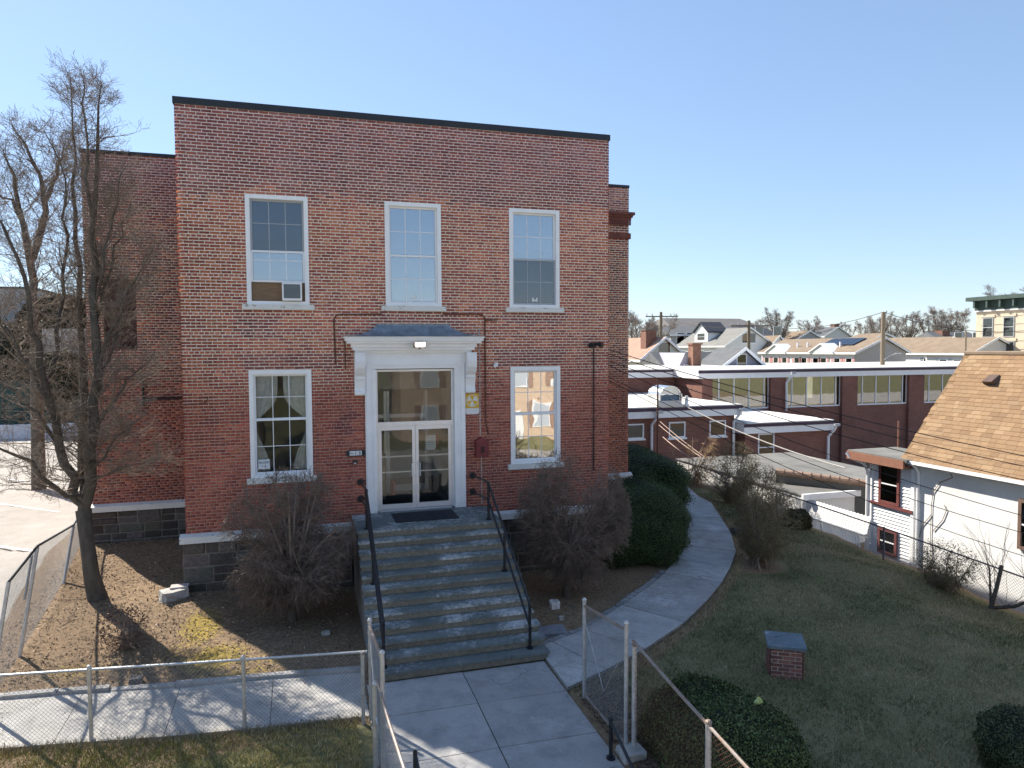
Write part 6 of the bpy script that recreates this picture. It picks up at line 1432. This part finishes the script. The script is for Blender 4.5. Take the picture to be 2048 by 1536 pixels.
sl2 = thing('street_lamp', tuple(P(1768, 716, 57.8)), 'small street lamp arm fixed to the tall weathered pole', 'lamp'); a_ = P(1768, 719, 57.9); MB().tube([a_, a_+AR*.5+(0, 0, .35), a_+AR*1.0+(0, 0, .5)], .03, 6).build('arm', M_GALV, sl2); MB().bar(a_+AR*.95+(0, 0, .5), a_+AR*1.4+(0, 0, .5), .15, .08).build('head', M_GALV, sl2)
def cable(label, a, b, sag, r, mat=M_CABLE, n=14):
    a = np.array(a, float); b = np.array(b, float); t = np.linspace(0, 1, n)[:, None]; q = a+(b-a)*t-np.array([0, 0, 1])*sag*4*t*(1-t)
    tb = Tubes(); tb.add(q, [r]*n); return tb.build('cable', mat, None, n=5, label=label, cat='cable')
ends = [(698, 899, 'topmost'), (706, 917, 'second highest'), (720, 942, 'third highest'), (729, 1012, 'fourth highest'), (753, 1044, 'fifth highest'), (759, 1088, 'lowest')]
for i, (ya, yb, wd_) in enumerate(ends):
    a = hit(1219, ya, 0, W_+.03); a[1] = max(a[1], .2); dp = 15.5+.35*i; e = P(2048, yb, dp); e2 = e+(e-a)*.25
    cable(f'black service cable, {wd_} of six running from the brick corner past the shingle roof', a, e2, .22+.05*i, .0105 if i < 3 else .009)
cable('pale cable running from the roof ventilator down past the low addition window', P(1335, 793, 38), P(1690, 936, 30), .3, .03, M_WCABLE)
for k, (a, b_) in enumerate((((1320, 843), (1412, 916)), ((1318, 850), (1402, 914)), ((1326, 874), (1390, 922)))):
    cable(('upper', 'middle', 'lower')[k]+' of three pale guy wires in front of the low addition wall', P(*a, 34), P(*b_, 31), .05, .022, plain('copper_wire', (.55, .38, .30), .6, .1, 2))
for k, (a, b_, l) in enumerate(((pA+(0, 0, -.4), pB+(0, 0, -.4), 'between the dark utility pole and the mansard house pole'), (pB+(0, 0, -.4), pC, 'between the mansard house pole and the tall weathered pole'), (pC, P(2100, 655, 60), 'from the tall weathered pole toward the cream block'))):
    cable('thin overhead line '+l, a, b_, .9, .025)

# ------------------------------------------------------------------ left background
gw = P(35, 590, 52); LB = thing('grey_building', (gw[0], gw[1], -1.2), 'plain pale grey building behind the trees left of the driveway', 'building')
part('wall', plain('pale_grey_render', (.42, .43, .43), .9, .1, 1), LB, (gw[0]-9, gw[0]+.9, gw[1], gw[1]+9, -1.4, P(35, 577, 52)[2])); part('parapet', M_GREENCORN, LB, (gw[0]-9.2, gw[0]+1.1, gw[1]-.2, gw[1]+9, P(35, 577, 52)[2]+.001, P(35, 574, 52)[2]))
a, b_ = P(85, 690, 46), P(175, 690, 46); part('retaining_wall', plain('weathered_render', (.46, .43, .39), .9, .2, 1.2, .3), None, (a[0], b_[0]+1, a[1], a[1]+.5, -1.6, P(130, 657, 46)[2]), label='pale rendered retaining wall seen between the tree stems', cat='wall')
a, b_ = P(-60, 800, 43), P(150, 800, 43); gf = thing('green_fence', (a[0], a[1], -1.2), 'dark green screened fence at the back of the driveway', 'fence')
nP = 7; dx = (b_[0]-a[0])/nP
for i in range(nP): part('panel', M_GREENPANEL, gf, (a[0]+i*dx+.04, a[0]+(i+1)*dx-.04, a[1], a[1]+.05, -1.2, P(50, 762, 43)[2]))
for i in range(nP+1): part('post', M_BLACKMETAL, gf, (a[0]+i*dx-.035, a[0]+i*dx+.035, a[1]-.02, a[1]+.07, -1.4, P(50, 758, 43)[2]))
pc_ = P(40, 868, 42); a, b_ = P(-60, 868, 42), P(148, 868, 42)
part('low_wall', plain('bluish_white_wall', (.62, .64, .68), .8, .12, 2), None, (a[0], b_[0], a[1]-.6, a[1]-.3, -1.4, P(50, 850, 42)[2]), label='low white wall in shade before the green screened fence', cat='wall')
for i, (px_, py_, dp, rx, rz) in enumerate(((20, 690, 49, 3.2, 3.0), (80, 720, 50, 3.0, 2.6), (130, 735, 48, 2.4, 2.4), (160, 640, 53, 2.6, 3.6), (-40, 700, 50, 3, 3.4), (110, 610, 56, 3.2, 3.4))):
    p_ = P(px_, py_, dp); zg = T(p_[0], p_[1])
    twig_shrub('bank_thicket', ('tangled brown thicket before the grey building', 'brushy thicket left of the retaining wall', 'low brush in front of the retaining wall', 'evergreen-tinged thicket above the retaining wall', 'dense thicket at the edge of the driveway bank', 'tall brush behind the retaining wall')[i], (p_[0], p_[1], zg), (p_[0], p_[1], p_[2]-.5), rx, 1.6, max(rz, 1), 90+i, stems=22, side=14, twigs=5, mat=M_TWIG3 if i % 2 else M_TWIG2, trunk_h=0, rtw=.012, leaf=(1800, .14, ((.045, .05, .022), (.09, .07, .03), (.16, .10, .05))))
mound('evergreen_bank', 'dark evergreen thicket covering the bank behind the green screened fence', tuple(P(25, 735, 49)), 4.2, 1.3, 3.0, 38, n=26000, sz=.16, pal=((.02, .03, .014), (.045, .05, .024), (.08, .065, .035)))
mound('evergreen_bank', 'low dark evergreen bank in front of the retaining wall', tuple(P(125, 762, 45.0)), 2.4, .9, 1.75, 39, n=16000, sz=.14, pal=((.02, .03, .014), (.045, .05, .024), (.10, .07, .04)))
mound('evergreen_bank', 'brown-green bank of brush above the retaining wall', tuple(P(130, 645, 52)), 2.9, 1.0, 2.0, 40, n=16000, sz=.16, pal=((.06, .05, .025), (.12, .085, .05), (.03, .04, .018)))
pl_ = MB(); 
for k in range(3): q0 = np.array([-4.3-k*.9, 4.0+k*5.2]); pl_.poly([(x, y, T(x, y)+.012) for x, y in ((q0[0], q0[1]), (q0[0]+.1, q0[1]), (q0[0]-3.2, q0[1]+2.9), (q0[0]-3.3, q0[1]+2.85))])
pl_.build('parking_line', M_WHITE, None, kind='structure')

# ------------------------------------------------------------------ house across the street (seen in the window panes)
OH = thing('peach_house', (17, -31, -2.6), 'peach sided house across the street mirrored in the lower right window', 'house')
M_TAN = plain('tan_shutter', (.36, .24, .18), .8, .1, 3)
M_PEACH = plain('peach_siding', (.66, .50, .36), .8, .06, 2)
part('wall', M_PEACH, OH, (9, 25, -38, -31, -2.9, 4.6))
for k in range(46): part('siding_board', M_PEACH, OH, (9, 25, -31.0, -30.96, -2.8+k*.16, -2.8+k*.16+.15))
MB().extr([(-39, 4.5), (-34.5, 7.2), (-30.3, 4.5)], 0, 8.5, 25.5).build('roof', M_TANROOF, OH)
for (x, z) in ((11, 2.4), (14.2, 2.4), (17.4, 2.4), (20.6, 2.4), (11, -.6), (14.2, -.6), (19.2, -.6), (22.4, -.6)):
    o = part('window', M_WHITE, OH, (x-.6, x+.6, -30.96, -30.9, z-.9, z+.9)); part('pane', M_BLIND, o, (x-.5, x+.5, -30.9, -30.89, z-.8, z+.8)); part('shutter', M_TAN, o, (x-1.05, x-.65, -30.96, -30.9, z-.9, z+.9)); part('shutter', M_TAN, o, (x+.65, x+1.05, -30.96, -30.9, z-.9, z+.9))
part('door', M_WHITE, OH, (16.4, 17.6, -30.97, -30.88, -2.6, -.2))
mound('street_hedge', 'dark evergreen hedge before the peach house across the street', (13.8, -28.5, -1.5), 2.0, .9, 1.0, 37, n=6000, sz=.12)
for i, (x, y) in enumerate(((0, -30), (5, -33), (-7, -32))):
    t_ = dup(proto[i % 2], (x, y, -2.7), i*2., 1.0, ('bare street tree facing the left lower window across the road', 'bare street tree beside the peach house', 'bare street tree further left across the road')[i], 'street trees across the road')
